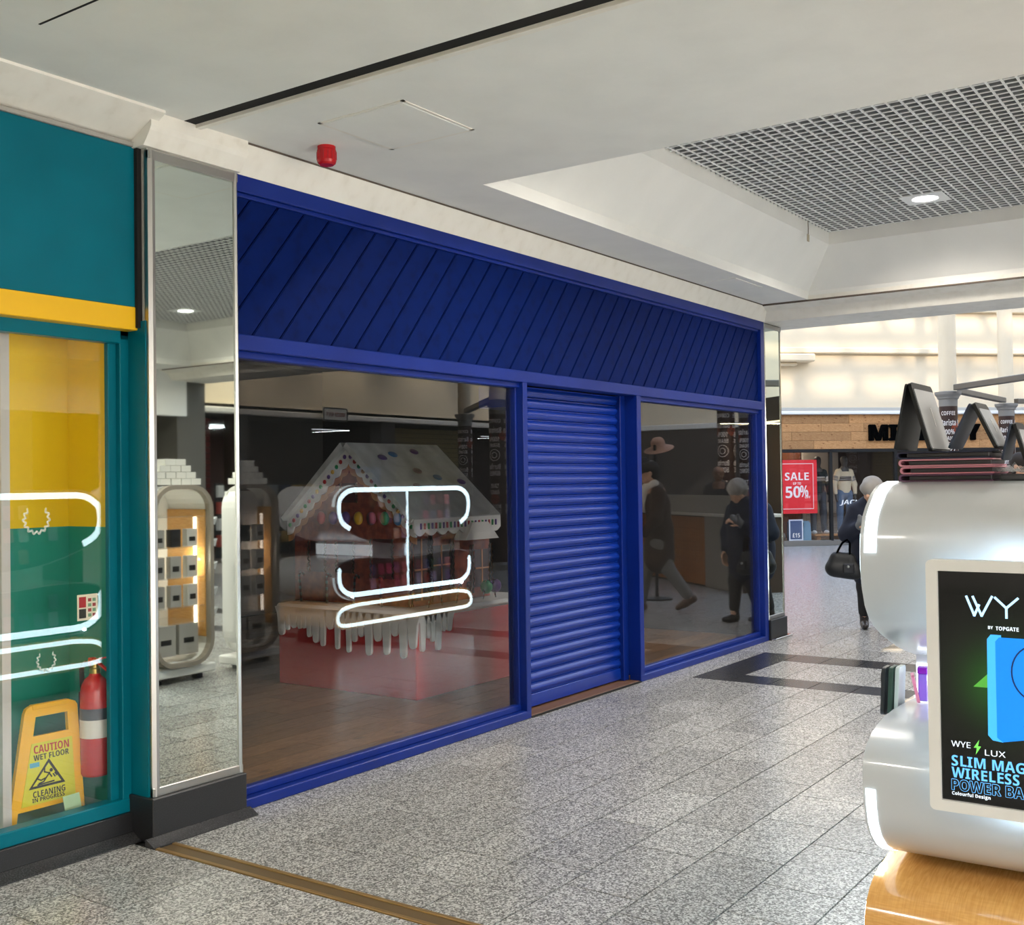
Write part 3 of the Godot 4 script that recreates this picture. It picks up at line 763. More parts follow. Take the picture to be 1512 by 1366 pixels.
func atrium() -> void:
	struct("floor_atrium", boxm(V(10.56, -0.3, -10), V(30.2, -0.001, -0.076)), M.granite, "polished granite floor of the atrium")
	struct("wall_shop_end", boxm(V(10.40, 3.06, -10), V(10.56, AY, 0.02)), M.cream)
	struct("wall_shop_end_low", boxm(V(10.545, 0, -10), V(10.56, 3.06, -0.4)), M.cream)
	struct("wall_atrium_left", boxm(V(10.4, 0, -10.2), V(22, AY, -9.9)), M.cream)
	struct("wall_bulkhead", boxm(V(BX - 0.1, 3.046, -0.05), V(BX, AY, 14.0)), M.cream, "cream wall above the corridor mouth")
	struct("wall_atrium_right", boxm(V(29.6, 0, -1.0), V(29.9, AY, 14.2)), M.cream)
	struct("wall_corner_unit", boxm(V(10.3, 0, 8.95), V(BX, 3.1, 14.0)), hexm("5a5650", 0.6), "dark grey pier of the corner unit")
	# wall opposite: cream above, dark shop fronts below
	var wo := struct("wall_opposite", boxm(V(10.5, 3.05, 13.5), V(30, AY, 13.8)), M.cream)
	part(wo, "cornice", boxm(V(10.8, 3.0, 13.32), V(29.6, 3.12, 13.5), 0.02), M.cove)
	part(wo, "cornice", boxm(V(10.8, 4.4, 13.4), V(29.6, 4.55, 13.5), 0.02), M.cove)
	struct("wall_opposite_back", boxm(V(10.5, 0, 16.3), V(30, 3.2, 16.5)), hexm("3a2620", 0.8))
	struct("floor_opposite", boxm(V(10.5, -0.2, 13.4), V(30, 0.0, 16.5)), hexm("5b5148", 0.5))
	struct("ceiling_opposite", boxm(V(10.5, 3.1, 13.5), V(30, 3.2, 16.5)), hexm("2c2a28", 0.8))
	for q in [[10.8, 11.3], [15.2, 15.7], [19.8, 20.3], [24.6, 25.1], [29.0, 29.6]]:
		struct("wall_opposite_pier", boxm(V(q[0], 0, 13.35), V(q[1], 3.05, 13.7)), hexm("3f3a36", 0.5))
	# far right wall of the atrium: cornice, counter wall
	var wr := struct("trim_7", boxm(V(29.45, 3.0, -0.5), V(29.6, 3.16, 13.5), 0.02), M.cove, "cornice on the far atrium wall")
	part(wr, "dark_band", boxm(V(29.5, 0.0, 0.2), V(29.62, 3.0, 13.4)), hexm("4a4038", 0.6))
	for k in 5:
		var lt := thing("linear_light", "thin white strip light under the ceiling of the opposite shop units", "light", V(12.6 + 3.3 * k, 2.85, 14.4 + 0.3 * (k % 2)), 0.0, "strip lights in the units opposite")
		part(lt, "tube", boxm(V(-0.6, -0.03, -0.03), V(0.6, 0.0, 0.03), 0.008), glow(Color(0.95, 0.97, 1.0), 3.0))
		area_lamp(lt, V(0, -0.05, 0), Vector3.DOWN, Vector2(1.2, 0.06), Color(0.97, 0.98, 1.0), 1.6)
	for k in 6:                                              # wall washers on the cream wall
		var wl := thing("wall_downlight", "small spotlight washing the cream wall opposite", "light", V(12.8 + 2.9 * k, 5.9, 12.9), 0.0, "spotlights washing the cream wall")
		part(wl, "arm", boxm(V(-0.02, -0.02, 0.0), V(0.02, 0.02, 0.6)), M.white)
		var cn := MB.new(); cn.lathe([Vector2(0.0, 0.10), Vector2(0.05, 0.10), Vector2(0.07, 0.0), Vector2(0.05, 0.0)], 16); part(wl, "shade", cn, M.white)
		var ld := MB.new(); ld.lathe([Vector2(0.0, 0.004), Vector2(0.05, 0.005)], 16); part(wl, "lamp_lens", ld, M.lens)
		var sp := SpotLight3D.new(); sp.name = "lamp_light"; wl.add_child(sp); sp.position = V(0, -0.03, 0); sp.rotation = Vector3(-PI / 2 - 0.25, 0, 0)
		sp.spot_angle = 40.0; sp.spot_angle_attenuation = 0.8; sp.light_energy = 14.0; sp.light_size = 0.05; sp.light_color = Color(1, 0.96, 0.9); sp.shadow_enabled = true; sp.spot_range = 20
	# --- roof: glazed bays near the far shop, beyond them an unseen solid part shaped to stop the sun
	var whole := PackedVector2Array([Vector2(10.4, -10.2), Vector2(30, -10.2), Vector2(30, 14), Vector2(10.4, 14)])
	var o2 := Vector2(24.2, -5.3); var n2 := Vector2(-0.7071, 0.7071); var t2 := Vector2(0.7071, 0.7071)
	var edge := o2 + n2 * 13.9
	var half := PackedVector2Array([edge - t2 * 40, edge + t2 * 40, edge + t2 * 40 + n2 * 40, edge - t2 * 40 + n2 * 40])
	for q in Geometry2D.intersect_polygons(whole, half):
		var m := MB.new(); m.prism(q, 0.3, Transform3D(Basis(V(1, 0, 0), V(0, 0, 1), V(0, -1, 0)), V(0, AY + 0.3, 0)))
		struct("ceiling_sun_stop", m, M.cream)  # unseen roof part placed to keep low sun off the lower facade
	var rf := struct_root("roof_frame", "white steel glazing bars of the atrium roof")
	var d := -2.0
	while d < 13.9:
		var m := MB.new()
		var a := o2 + n2 * d
		m.box(V(a.x, AY + 0.1, a.y), V(44, 0.28, 0.32), 0.0, Basis(Vector3.UP, -PI / 4))
		part(rf, "purlin", m, M.white)
		d += 2.6
	var s := -16.0
	while s < 16.0:
		var m := MB.new()
		var a := o2 + t2 * s + n2 * 6.0
		m.box(V(a.x, AY + 0.2, a.y), V(0.16, 0.2, 16.5), 0.0, Basis(Vector3.UP, -PI / 4 + 0.12))
		part(rf, "rafter", m, M.white)
		s += 1.3
	far_shop()
	columns()

func far_shop() -> void:
	var f := struct("wall_far", fbox(V(-6.2, 3.10, -0.3), V(8.2, AY, 0.0)), M.cream, "sunlit cream wall above the far clothes shop")
	part(f, "cornice", fbox(V(-6, 4.37, 0.0), V(8, 4.5, 0.16), 0.02), M.cream)
	part(f, "ledge", fbox(V(-6, 4.16, 0.0), V(0.66, 4.34, 0.34), 0.03), M.cream)
	part(f, "ledge", fbox(V(-6, 4.08, 0.0), V(0.3, 4.16, 0.2), 0.03), M.cream)
	part(f, "cornice", fbox(V(-6, 2.98, -0.3), V(8, 3.06, 0.10), 0.015), M.white)
	part(f, "cornice", fbox(V(-6, 3.06, 0.0), V(8, 3.14, 0.05), 0.01), M.grey_wall)
	part(f, "cornice", fbox(V(-6, 5.35, 0.0), V(8, 5.5, 0.12), 0.02), M.cream)
	# timber sign board of separate planks
	var sb := thing("sign_board", "pale knotty timber plank sign board above the far clothes shop", "sign", Vector3.ZERO)
	part(sb, "backing", fbox(V(-6, 2.185, -0.25), V(8, 2.985, -0.02)), M.dark)
	var ws := []
	for k in 4:
		var w := tri_tex(hexm("ffffff", 0.65), M.pine, 1.3, false)
		w.uv1_offset = V(0.21 * k, 0.37 * k, 0.1 * k); var sh := 0.80 + 0.05 * k; w.albedo_color = Color(sh, sh * 0.99, sh * 0.97)
		ws.append(w)
	var rng := RandomNumberGenerator.new(); rng.seed = 8
	for r in 4:
		var x := -6.0 + rng.randf() * -0.8
		while x < 8.0:
			var l := rng.randf_range(0.9, 1.9)
			var m := boxm(V(maxf(x, -6) + 0.003, 2.195 + 0.196 * r, -0.02), V(minf(x + l, 8) - 0.003, 2.195 + 0.196 * r + 0.192, 0.012 + rng.randf() * 0.006), 0.003)
			var p := part(sb, "plank", m, ws[rng.randi() % 4]); p.transform = FT
			x += l
	var word := "MINISTRY"
	var lt := MeshInstance3D.new()
	var tw := MB.new()
	var base := text(word, Vector2(2.77, 0.37), 0.07)
	for o in [V(-0.016, 0, 0), V(0.016, 0, 0), V(0, 0.01, 0.001), V(0, -0.01, 0.001)]: tw.add(base, Transform3D(Basis(), o))
	lt.mesh = tw.mesh(); lt.material_override = mat(Color(0.012, 0.012, 0.012), 0.9, 0.0, 0.2); lt.name = "lettering"; sb.add_child(lt)
	lt.transform = FT * Transform3D(Basis(), V(3.46, 2.56, 0.015)); lt.set_meta("label", "thick black capital letters")
	# shop window
	var w := struct_root("window_4", "dark framed window of the far clothes shop")
	for u in [-4.2, -2.3, -0.5, 1.13, 2.73, 4.4, 6.2]:
		part(w, "mullion", fbox(V(u - 0.035, 0.1, -0.06), V(u + 0.035, 2.19, 0.03), 0.006), M.black)
	part(w, "head", fbox(V(-6, 2.12, -0.1), V(8, 2.19, 0.03), 0.006), M.black)
	part(w, "sill", fbox(V(-6, 0.0, -0.12), V(8, 0.12, 0.03), 0.006), hexm("77736c", 0.5))
	var us := [-6.0, -4.2, -2.3, -0.5, 1.13, 2.73, 4.4, 6.2, 8.0]
	for i in us.size() - 1:
		part(w, "pane", fbox(V(us[i] + 0.03, 0.12, -0.02), V(us[i + 1] - 0.03, 2.13, -0.012)), M.glass)
	# inside
	struct("floor_far_shop", fbox(V(-6, -0.1, -4.0), V(8, 0.10, -0.1)), hexm("6f5a44", 0.5))
	struct("ceiling_far_shop", fbox(V(-6, 2.6, -4.0), V(8, 2.7, -0.2)), hexm("4b443c", 0.8))
	var bw := struct("wall_far_shop_back", fbox(V(-6, 0, -1.9), V(8, 2.7, -1.7)), hexm("3c2c20", 0.7), "dark timber boarding at the back of the shop window")
	var dk := tri_tex(hexm("7a5a40", 0.6), M.pine, 1.3, false)
	var u := -1.2
	while u < 1.15:
		var p := part(bw, "plank", boxm(V(u, 0.1, -1.7), V(u + 0.165, 2.4, -1.685 + 0.008 * (int(u * 10) % 2)), 0.004), dk); p.transform = FT
		u += 0.17
	part(bw, "panel", fbox(V(1.2, 0.1, -1.69), V(2.12, 2.5, -1.62)), hexm("a39a90", 0.6))
	for i in 30:
		var yy := 0.12 + 0.06 * (i % 10) * 1.0
		var uu := 1.25 + 0.28 * (i / 10)
		part(bw, "stone", fbox(V(uu, yy * 1.0 + 0.0, -1.62), V(uu + 0.25 + 0.03 * sin(i * 3.0), yy + 0.055, -1.60 + 0.02 * absf(sin(i * 5.0))), 0.006), hexm("9c9286", 0.8))
	var lp := thing("shop_spotlight", "track spotlight inside the far clothes shop window", "light", FT * V(0.8, 2.56, -1.25), -PI / 4)
	part(lp, "lamp_head", boxm(V(-0.06, 0.0, -0.06), V(0.06, 0.1, 0.06), 0.01), M.black)
	area_lamp(lp, V(0, -0.03, 0), Vector3.DOWN, Vector2(1.0, 0.24), Color(1, 0.93, 0.82), 1.5)
	part(lp, "lamp_panel", boxm(V(-0.5, -0.012, -0.12), V(0.5, 0.0, 0.12)), glow(Color(1, 0.93, 0.82), 1.5))
	# SALE poster in the window
	var sp := thing("sale_poster", "red poster reading SALE UP TO 50% OFF hanging in the shop window", "poster", FT * V(0.33, 1.345, -0.05), -PI / 4)
	part(sp, "sheet", boxm(V(-0.5, -0.61, -0.006), V(0.485, 0.61, 0.0)), hexm("f02e38", 0.5))
	var bd := MB.new()
	for q in [[-0.40, -0.51, -0.385, 0.53], [0.385, -0.51, 0.40, 0.53], [-0.40, -0.51, 0.40, -0.495], [-0.40, 0.515, 0.40, 0.53]]:
		bd.bb(V(q[0], q[1], 0.0), V(q[2], q[3], 0.001))
	part(sp, "border", bd, hexm("f5dedd", 0.6), "thin white border line")
	for q in [["SALE", 0.58, 0.18, 0.0, 0.235], ["UP TO", 0.19, 0.06, 0.0, 0.075], ["50", 0.36, 0.27, -0.10, -0.12], ["%", 0.20, 0.26, 0.17, -0.10], ["OFF", 0.13, 0.05, 0.25, -0.24]]:
		var tm := part(sp, "lettering", text(q[0], Vector2(q[1], q[2]), 0.002), hexm("faf5f4", 0.6)); tm.position = V(q[3], q[4], 0.0)
	# items on the display floor
	var cr := thing("timber_crate", "low pale timber pallet under the mannequins in the shop window", "crate", FT * V(1.38, 0.10, -0.55), -PI / 4)
	for k in 4: part(cr, "slat", boxm(V(-0.5, 0.10, -0.22 + 0.12 * k), V(0.75, 0.13, -0.12 + 0.12 * k), 0.003), ws[k])
	for k in 3: part(cr, "block", boxm(V(-0.45 + 0.55 * k, 0.0, -0.2), V(-0.35 + 0.55 * k, 0.10, 0.2), 0.003), ws[0])
	for q in [[0.42, 0.30, "3b4c66", "dark denim"], [0.66, 0.30, "7fa9c4", "light blue denim"]]:
		var j := thing("folded_jeans", "%s jeans draped over a timber box in the shop window" % q[3], "jeans", FT * V(q[0], 0.10, -0.45), -PI / 4)
		var jm := MB.new(); jm.prism(PackedVector2Array([Vector2(-0.11, 0.0), Vector2(0.11, 0.0), Vector2(0.112, 0.1), Vector2(0.09, 0.40), Vector2(0.05, 0.45), Vector2(-0.06, 0.46), Vector2(-0.105, 0.42)]), q[1], Transform3D(Basis(), V(0, 0, -0.15)))
		part(j, "cloth", jm, hexm(q[2], 0.9))
		var hm := MB.new(); hm.tube([V(-0.09, 0.05, 0.152), V(-0.09, 0.3, 0.152), V(-0.07, 0.42, 0.152)], 0.008, 5); part(j, "seam", hm, hexm("2c3a52", 0.9))
	var hp := thing("grey_bundle", "grey folded clothes heaped at the foot of the sale poster", "clothes", FT * V(-0.25, 0.10, -0.5), -PI / 4)
	var hb := MB.new(); hb.ball(V(0, 0.18, 0), V(0.34, 0.25, 0.2)); hb.ball(V(0.2, 0.1, 0.05), V(0.25, 0.18, 0.18)); part(hp, "cloth", hb, hexm("8b8780", 0.9))
	var ps := thing("price_sign", "small blue and white price sign standing in the shop window", "sign", FT * V(0.32, 0.12, -0.12), -PI / 4)
	part(ps, "card", boxm(V(-0.17, 0, -0.01), V(0.17, 0.48, 0.0)), hexm("dfe4ee", 0.6)); part(ps, "print", boxm(V(-0.14, 0.03, 0.0), V(0.14, 0.45, 0.002)), hexm("44577f", 0.6))
	var pt := part(ps, "lettering", text("£15", Vector2(0.18, 0.1), 0.002), M.white); pt.position = V(0, 0.12, 0.002)
	var ps2 := thing("price_sign", "small red and white price sign beside the stone panel in the window", "sign", FT * V(1.92, 0.18, -0.2), -PI / 4)
	part(ps2, "card", boxm(V(-0.1, 0, -0.01), V(0.1, 0.5, 0.0)), hexm("f3d9d6", 0.6)); part(ps2, "print", boxm(V(-0.075, 0.03, 0.0), V(0.075, 0.47, 0.002)), hexm("d8474a", 0.6))
	var jk := thing("window_lettering", "white slanted brand lettering stuck on the far shop window", "lettering", FT * V(1.66, 0.965, 0.0), -PI / 4)
	var sk := Transform3D(Basis(V(1, 0, 0), V(0.25, 1, 0), V(0, 0, 1)), Vector3.ZERO)
	var jm2 := part(jk, "letters", text("JACK&", Vector2(0.62, 0.13), 0.004), M.white); jm2.transform = sk

func columns() -> void:
	var spots := [[20.03, -0.71, "nearest the far clothes shop, at the joint of two grey arms"], [24.26, -0.6, "standing deepest towards the knotty timber sign"], [15.98, 7.22, "beside the blue edged notice board"], [18.83, 10.12, "towards the cream wall with the hanging street sign"], [17.64, 3.62, "behind the slatted counter"], [20.66, 4.54, "behind the slatted counter, second from it"]]
	var wrap := hexm("3a2520", 0.4)
	var rust := hexm("8e3a20", 0.5)
	var pr := hexm("e6dfda", 0.5)
	for i in spots.size():
		var s = spots[i]
		var turn := atan2(-s[0], 4.1 - s[1])
		var c := thing("poster_column", "white column with brown coffee poster wrap " + s[2], "column", V(s[0], 0, s[1]), turn)
		var m := MB.new(); m.lathe([Vector2(0.145, 3.0), Vector2(0.145, AY)], 28); part(c, "shaft", m, M.cream)
		m = MB.new(); m.lathe([Vector2(0.15, 2.74), Vector2(0.155, 2.86), Vector2(0.175, 2.875), Vector2(0.18, 2.9), Vector2(0.215, 2.945), Vector2(0.22, 2.99), Vector2(0.145, 3.0)], 28); part(c, "capital", m, hexm("8d8983", 0.5))
		m = MB.new(); m.lathe([Vector2(0.15, 0.0), Vector2(0.15, 2.74)], 28); part(c, "wrap", m, wrap, "dark brown printed wrap")
		m = MB.new(); m.lathe([Vector2(0.20, 0.0), Vector2(0.20, 0.1), Vector2(0.152, 0.14)], 28); part(c, "foot", m, hexm("7b7772", 0.5))
		var lines := [["COFFEE", 0.24, 0.07, 2.62], ["Barista", 0.26, 0.11, 2.46], ["100%", 0.20, 0.09, 2.30], ["BEANS", 0.20, 0.07, 2.19], ["Burrito", 0.22, 0.10, 1.82], ["BOWLS", 0.20, 0.09, 1.70], ["TAKE", 0.16, 0.08, 1.48], ["AWAY", 0.18, 0.08, 1.37], ["DOUBLE", 0.22, 0.07, 1.12], ["DONUTS", 0.22, 0.07, 1.03]]
		for ang in [0.0, 2.1, 4.2]:
			for q in lines:
				var tm := part(c, "lettering", bend(text(q[0], Vector2(q[1], q[2]), 0.003), 0.151), pr); tm.position = V(0, q[3], 0); tm.rotation.y = ang
			for rr in [0.055, 0.105]:
				var ring := ring_mesh(circle(rr, 20), circle(rr - 0.012, 20), 0.003)
				var tm := part(c, "logo_ring", bend(ring.mesh(), 0.151), pr); tm.position = V(0, 2.02, 0); tm.rotation.y = ang
			var bl := ring_mesh(circle(0.09, 20), circle(0.02, 20), 0.002)
			var tb := part(c, "print_patch", bend(bl.mesh(), 0.151), rust, "rust coloured print"); tb.position = V(0, 1.25, 0); tb.rotation.y = ang
			var tb2 := part(c, "print_patch", bend(bl.mesh(), 0.151), rust, "rust coloured print"); tb2.position = V(0, 2.36, 0); tb2.rotation.y = ang + 0.9
	var arms := [[20.03, -0.71, 16.2, 3.2], [20.03, -0.71, 24.26, -0.6], [24.26, -0.6, 27.5, 1.6], [15.98, 7.22, 18.83, 10.12], [17.64, 3.62, 15.98, 7.22], [17.64, 3.62, 20.66, 4.54]]
	for k in arms.size():
		var q = arms[k]
		var a := V(q[0], 3.05, q[1]); var b := V(q[2], 3.05, q[3])
		var m := MB.new()
		var d := (b - a)
		m.box((a + b) / 2.0, V(d.length() - 0.5, 0.10, 0.12), 0.01, Basis(Vector3.UP, atan2(-d.z, d.x)))
		single("steel_arm", m, hexm("6d675f", 0.45, 0.3), ["grey steel arm rising from the column nearest the far shop", "grey steel arm between the two columns in front of the timber sign", "grey steel arm beyond the deepest column", "grey steel arm running to the column by the cream wall", "grey steel arm over the slatted counter", "short grey steel arm behind the counter"][k], "beam")

# ---------------------------------------------------------------- the other side of the corridor
func opposite_shops() -> void:
	var pw := [-9.2, -5.2, -1.2, 2.8, 6.8, 10.3]
	for i in pw.size() - 1:
		struct("wall_opposite_unit", boxm(V(pw[i] - 0.15, 0, 8.9), V(pw[i] + 0.15, 3.3, 12.4)), M.white)
	struct("wall_opposite_rear", boxm(V(-9.3, 0, 12.2), V(10.5, 3.3, 12.4)), M.white)
	struct("wall_opposite_head", boxm(V(-9.3, 2.55, 8.86), V(10.4, 3.3, 9.0)), M.white)
	struct("floor_units", boxm(V(-9.3, -0.2, 8.8), V(10.4, 0.0, 12.4)), hexm("cfc8bc", 0.4))
	struct("ceiling_units", boxm(V(-9.3, 3.2, 8.9), V(10.4, 3.35, 12.4)), M.white)
	for i in 4:  # unseen glowing panels added to light the corridor ceiling and shopfronts
		var cx: float = (pw[i] + pw[i + 1]) / 2.0
		var lb := thing("added_light_box", "added unseen glowing panel on the rear wall of an opposite shop unit", "light", V(cx, 1.45, 12.19), 0.0, "added glowing panels in the opposite units")
		part(lb, "frame", ring_mesh(sq_points(1.35, 8), sq_points(1.3, 8), 0.05, Transform3D(Basis(Vector3.UP, PI), V(0, 0, 0))), M.white)
		part(lb, "lamp_panel", boxm(V(-1.28, -1.28, -0.03), V(1.28, 1.28, -0.01)), glow(Color(1.0, 0.985, 0.96), 3.0))
		area_lamp(lb, V(0, 0, -0.06), V(0, 0, -1), Vector2(2.5, 2.5), Color(1.0, 0.985, 0.96), 16.0)

# ---------------------------------------------------------------- phone-accessory kiosks
const KU := [[3.405, 1.533], [3.335, 1.522], [3.278, 1.498], [3.228, 1.462], [3.2, 1.435], [3.18, 1.39], [3.172, 1.335], [3.174, 1.28], [3.185, 1.23], [3.207, 1.18], [3.24, 1.143], [3.287, 1.112], [3.35, 1.082], [3.425, 1.055], [3.51, 1.025], [3.605, 0.998], [3.70, 0.975], [3.80, 0.957], [4.0, 0.94]]
const KL := [[4.0, 0.812], [3.85, 0.822], [3.70, 0.834], [3.566, 0.838], [3.46, 0.838], [3.372, 0.833], [3.30, 0.822], [3.245, 0.806], [3.203, 0.786], [3.172, 0.76], [3.160, 0.72], [3.158, 0.67], [3.164, 0.62], [3.178, 0.572], [3.205, 0.53], [3.25, 0.492], [3.305, 0.463], [3.369, 0.445], [3.45, 0.44]]
const KB := [[3.45, 0.428], [3.37, 0.420], [3.30, 0.412], [3.245, 0.398], [3.205, 0.378], [3.172, 0.35], [3.152, 0.31], [3.148, 0.27], [3.158, 0.232], [3.18, 0.205], [3.215, 0.185], [3.26, 0.175], [3.33, 0.17]]
const KX := 4.22
const KZ0 := 3.1
const KZ1 := 3.92

func kiosk_outline(pts: Array, inset := 0.0) -> PackedVector2Array:
	var o := PackedVector2Array()
	for p in pts: o.append(Vector2(p[0] - KX, p[1]))
	for i in range(pts.size() - 1, -1, -1): o.append(Vector2(KX - pts[i][0], pts[i][1]))
	if inset > 0.0:
		o = Geometry2D.offset_polygon(o, -inset)[0]
	return o

func inset_path(pts: Array, d: float, y_min: float, y_max := 9.0, over := false) -> Array:
	var o := []
	for i in pts.size():
		if pts[i][1] < y_min or pts[i][1] > y_max: continue
		var a := Vector2(pts[maxi(i - 1, 0)][0], pts[maxi(i - 1, 0)][1]); var b := Vector2(pts[mini(i + 1, pts.size() - 1)][0], pts[mini(i + 1, pts.size() - 1)][1])
		var e := (b - a).normalized()
		var n := Vector2(-e.y, e.x)
		o.append(Vector2(pts[i][0] - KX, pts[i][1]) + n * d)
	if over: o.reverse()
	for i in range(o.size() - 1, -1, -1): o.append(Vector2(-o[i].x, o[i].y))
	return o
func flat_tube(path: Array, z: float, hw: float, closed: bool) -> MB:
	var m := MB.new()
	var k := path.size()
	var q := []
	for i in k:
		var a: Vector2 = path[(i + k - 1) % k] if closed else path[maxi(i - 1, 0)]
		var b: Vector2 = path[(i + 1) % k] if closed else path[mini(i + 1, k - 1)]
		var e := (b - a).normalized(); var n := Vector2(-e.y, e.x) * hw
		q.append([path[i] - n, path[i] + n])
	for i in (k if closed else k - 1):
		var a: Vector2 = q[i][0]; var b: Vector2 = q[(i + 1) % k][0]; var c: Vector2 = q[(i + 1) % k][1]; var d: Vector2 = q[i][1]
		m.face([V(a.x, a.y, z - 0.003), V(b.x, b.y, z - 0.003), V(c.x, c.y, z - 0.003), V(d.x, d.y, z - 0.003)], V(0, 0, -1))
		m.face([V(a.x, a.y, z), V(b.x, b.y, z), V(b.x, b.y, z - 0.003), V(a.x, a.y, z - 0.003)], V(a.x - d.x, a.y - d.y, 0)); m.face([V(d.x, d.y, z), V(c.x, c.y, z), V(c.x, c.y, z - 0.003), V(d.x, d.y, z - 0.003)], V(d.x - a.x, d.y - a.y, 0))
	return m

func ribbon(pts: Array, z0: float, z1: float, off: float, y_lo: float, y_hi: float) -> MB:
	# a strip lying on the curved front, off in front of it
	var m := MB.new()
	var q := []
	for i in pts.size():
		if pts[i][1] < y_lo or pts[i][1] > y_hi: continue
		var a := Vector2(pts[maxi(i - 1, 0)][0], pts[maxi(i - 1, 0)][1]); var b := Vector2(pts[mini(i + 1, pts.size() - 1)][0], pts[mini(i + 1, pts.size() - 1)][1])
		var d := (b - a).normalized()
		var n := Vector2(d.y, -d.x)
		if n.x > 0: n = -n
		if pts[i][1] > 1.5 : n = Vector2(n.x, absf(n.y))
		var p := Vector2(pts[i][0] - KX, pts[i][1])
		q.append([p - n * 0.002, p + n * off, n])
	for i in q.size() - 1:
		var a: Vector2 = q[i][1]; var b: Vector2 = q[i + 1][1]; var n: Vector2 = q[i][2]
		m.face([V(a.x, a.y, z0), V(a.x, a.y, z1), V(b.x, b.y, z1), V(b.x, b.y, z0)], V(n.x, n.y, 0))
		for e in [[z0, -1.0], [z1, 1.0]]:
			var c: Vector2 = q[i][0]; var d: Vector2 = q[i + 1][0]
			m.face([V(a.x, a.y, e[0]), V(b.x, b.y, e[0]), V(d.x, d.y, e[0]), V(c.x, c.y, e[0])], V(0, 0, e[1]))
	return m

func make_kiosk(cx: float, label: String) -> Node3D:
	var k := thing("accessory_kiosk", label, "kiosk", V(cx, 0, 0), 0.0, "white lobed accessory kiosks")
	var dz := KZ1 - KZ0
	var t := Transform3D(Basis(), V(0, 0, KZ0))
	var m := MB.new(); m.prism(kiosk_outline(KU), dz, t, true); part(k, "upper_shell", m, M.plastic)
	m = MB.new(); m.prism(kiosk_outline(KL), dz, t, true); part(k, "lower_shell", m, M.plastic)
	part(k, "waist", boxm(V(-0.53, 0.82, KZ0 + 0.01), V(0.53, 0.98, KZ1 - 0.04)), M.plastic)
	m = MB.new(); m.prism(kiosk_outline(KB), dz, t, true); part(k, "timber_base", m, M.honey, "glossy honey coloured timber")
	part(k, "neck", boxm(V(-0.72, 0.42, KZ0 + 0.03), V(0.72, 0.45, KZ1 - 0.03)), M.plastic)
	part(k, "foot", boxm(V(-0.85, 0.0, KZ0 + 0.1), V(0.85, 0.175, KZ1 - 0.1)), M.dark)
	# lights on the curved front
	part(k, "led_strip", ribbon(KU, KZ0 + 0.012, KZ0 + 0.046, 0.003, 1.285, 1.54), M.led, "white light strip")
	part(k, "led_strip", ribbon(KL, KZ0 + 0.008, KZ0 + 0.036, 0.003, 0.44, 0.70), M.led, "white light strip")
	# light tubes round the end that faces the shops, set in from the edge
	var zt := KZ0 - 0.003
	var up := inset_path(KU, 0.042, 1.08, 9.0, true)
	var m2 := flat_tube(up, zt, 0.024, false); part(k, "led_tube", m2, M.tube)
	var lo := inset_path(KL, 0.05, -1.0, 0.80)
	part(k, "led_tube", flat_tube(lo, zt, 0.024, false), M.tube)
	var bo := inset_path(KB, 0.036, -1.0)
	part(k, "led_tube", flat_tube(bo, zt, 0.017, true), M.tube)
	part(k, "led_tube", boxm(V(-0.034, 0.50, zt - 0.004), V(-0.006, 1.49, zt)), M.tube)
	# rack on the end: dark back board and clear shelves
	for q in [KU, KL]:
		var bb2 := MB.new(); bb2.prism(Geometry2D.offset_polygon(kiosk_outline(q), -0.012)[0], 0.003, Transform3D(Basis(), V(0, 0, KZ0 - 0.003))); part(k, "back_board", bb2, M.dark, "dark end panel")
	part(k, "waist_strip", boxm(V(-0.538, 0.842, KZ0 + 0.012), V(-0.53, 0.95, KZ1 - 0.05)), glow(Color(0.95, 0.98, 1.0), 2.0), "white light strip")
	for y in [0.53, 0.66, 0.795, 1.0, 1.16, 1.32]:
		part(k, "shelf", boxm(V(-0.64, y - 0.006, KZ0 - 0.07), V(0.64, y, KZ0 - 0.006)), M.clear)
	for u in [-0.85, 0.0, 0.85]:
		var l := OmniLight3D.new(); l.name = "tube_light"; k.add_child(l, true)
		l.position = V(u, 0.474, KZ0 - 0.02); l.light_energy = 0.06; l.light_color = Color(0.9, 0.97, 1.0); l.light_size = 0.01; l.shadow_enabled = true; l.omni_range = 15
	return k

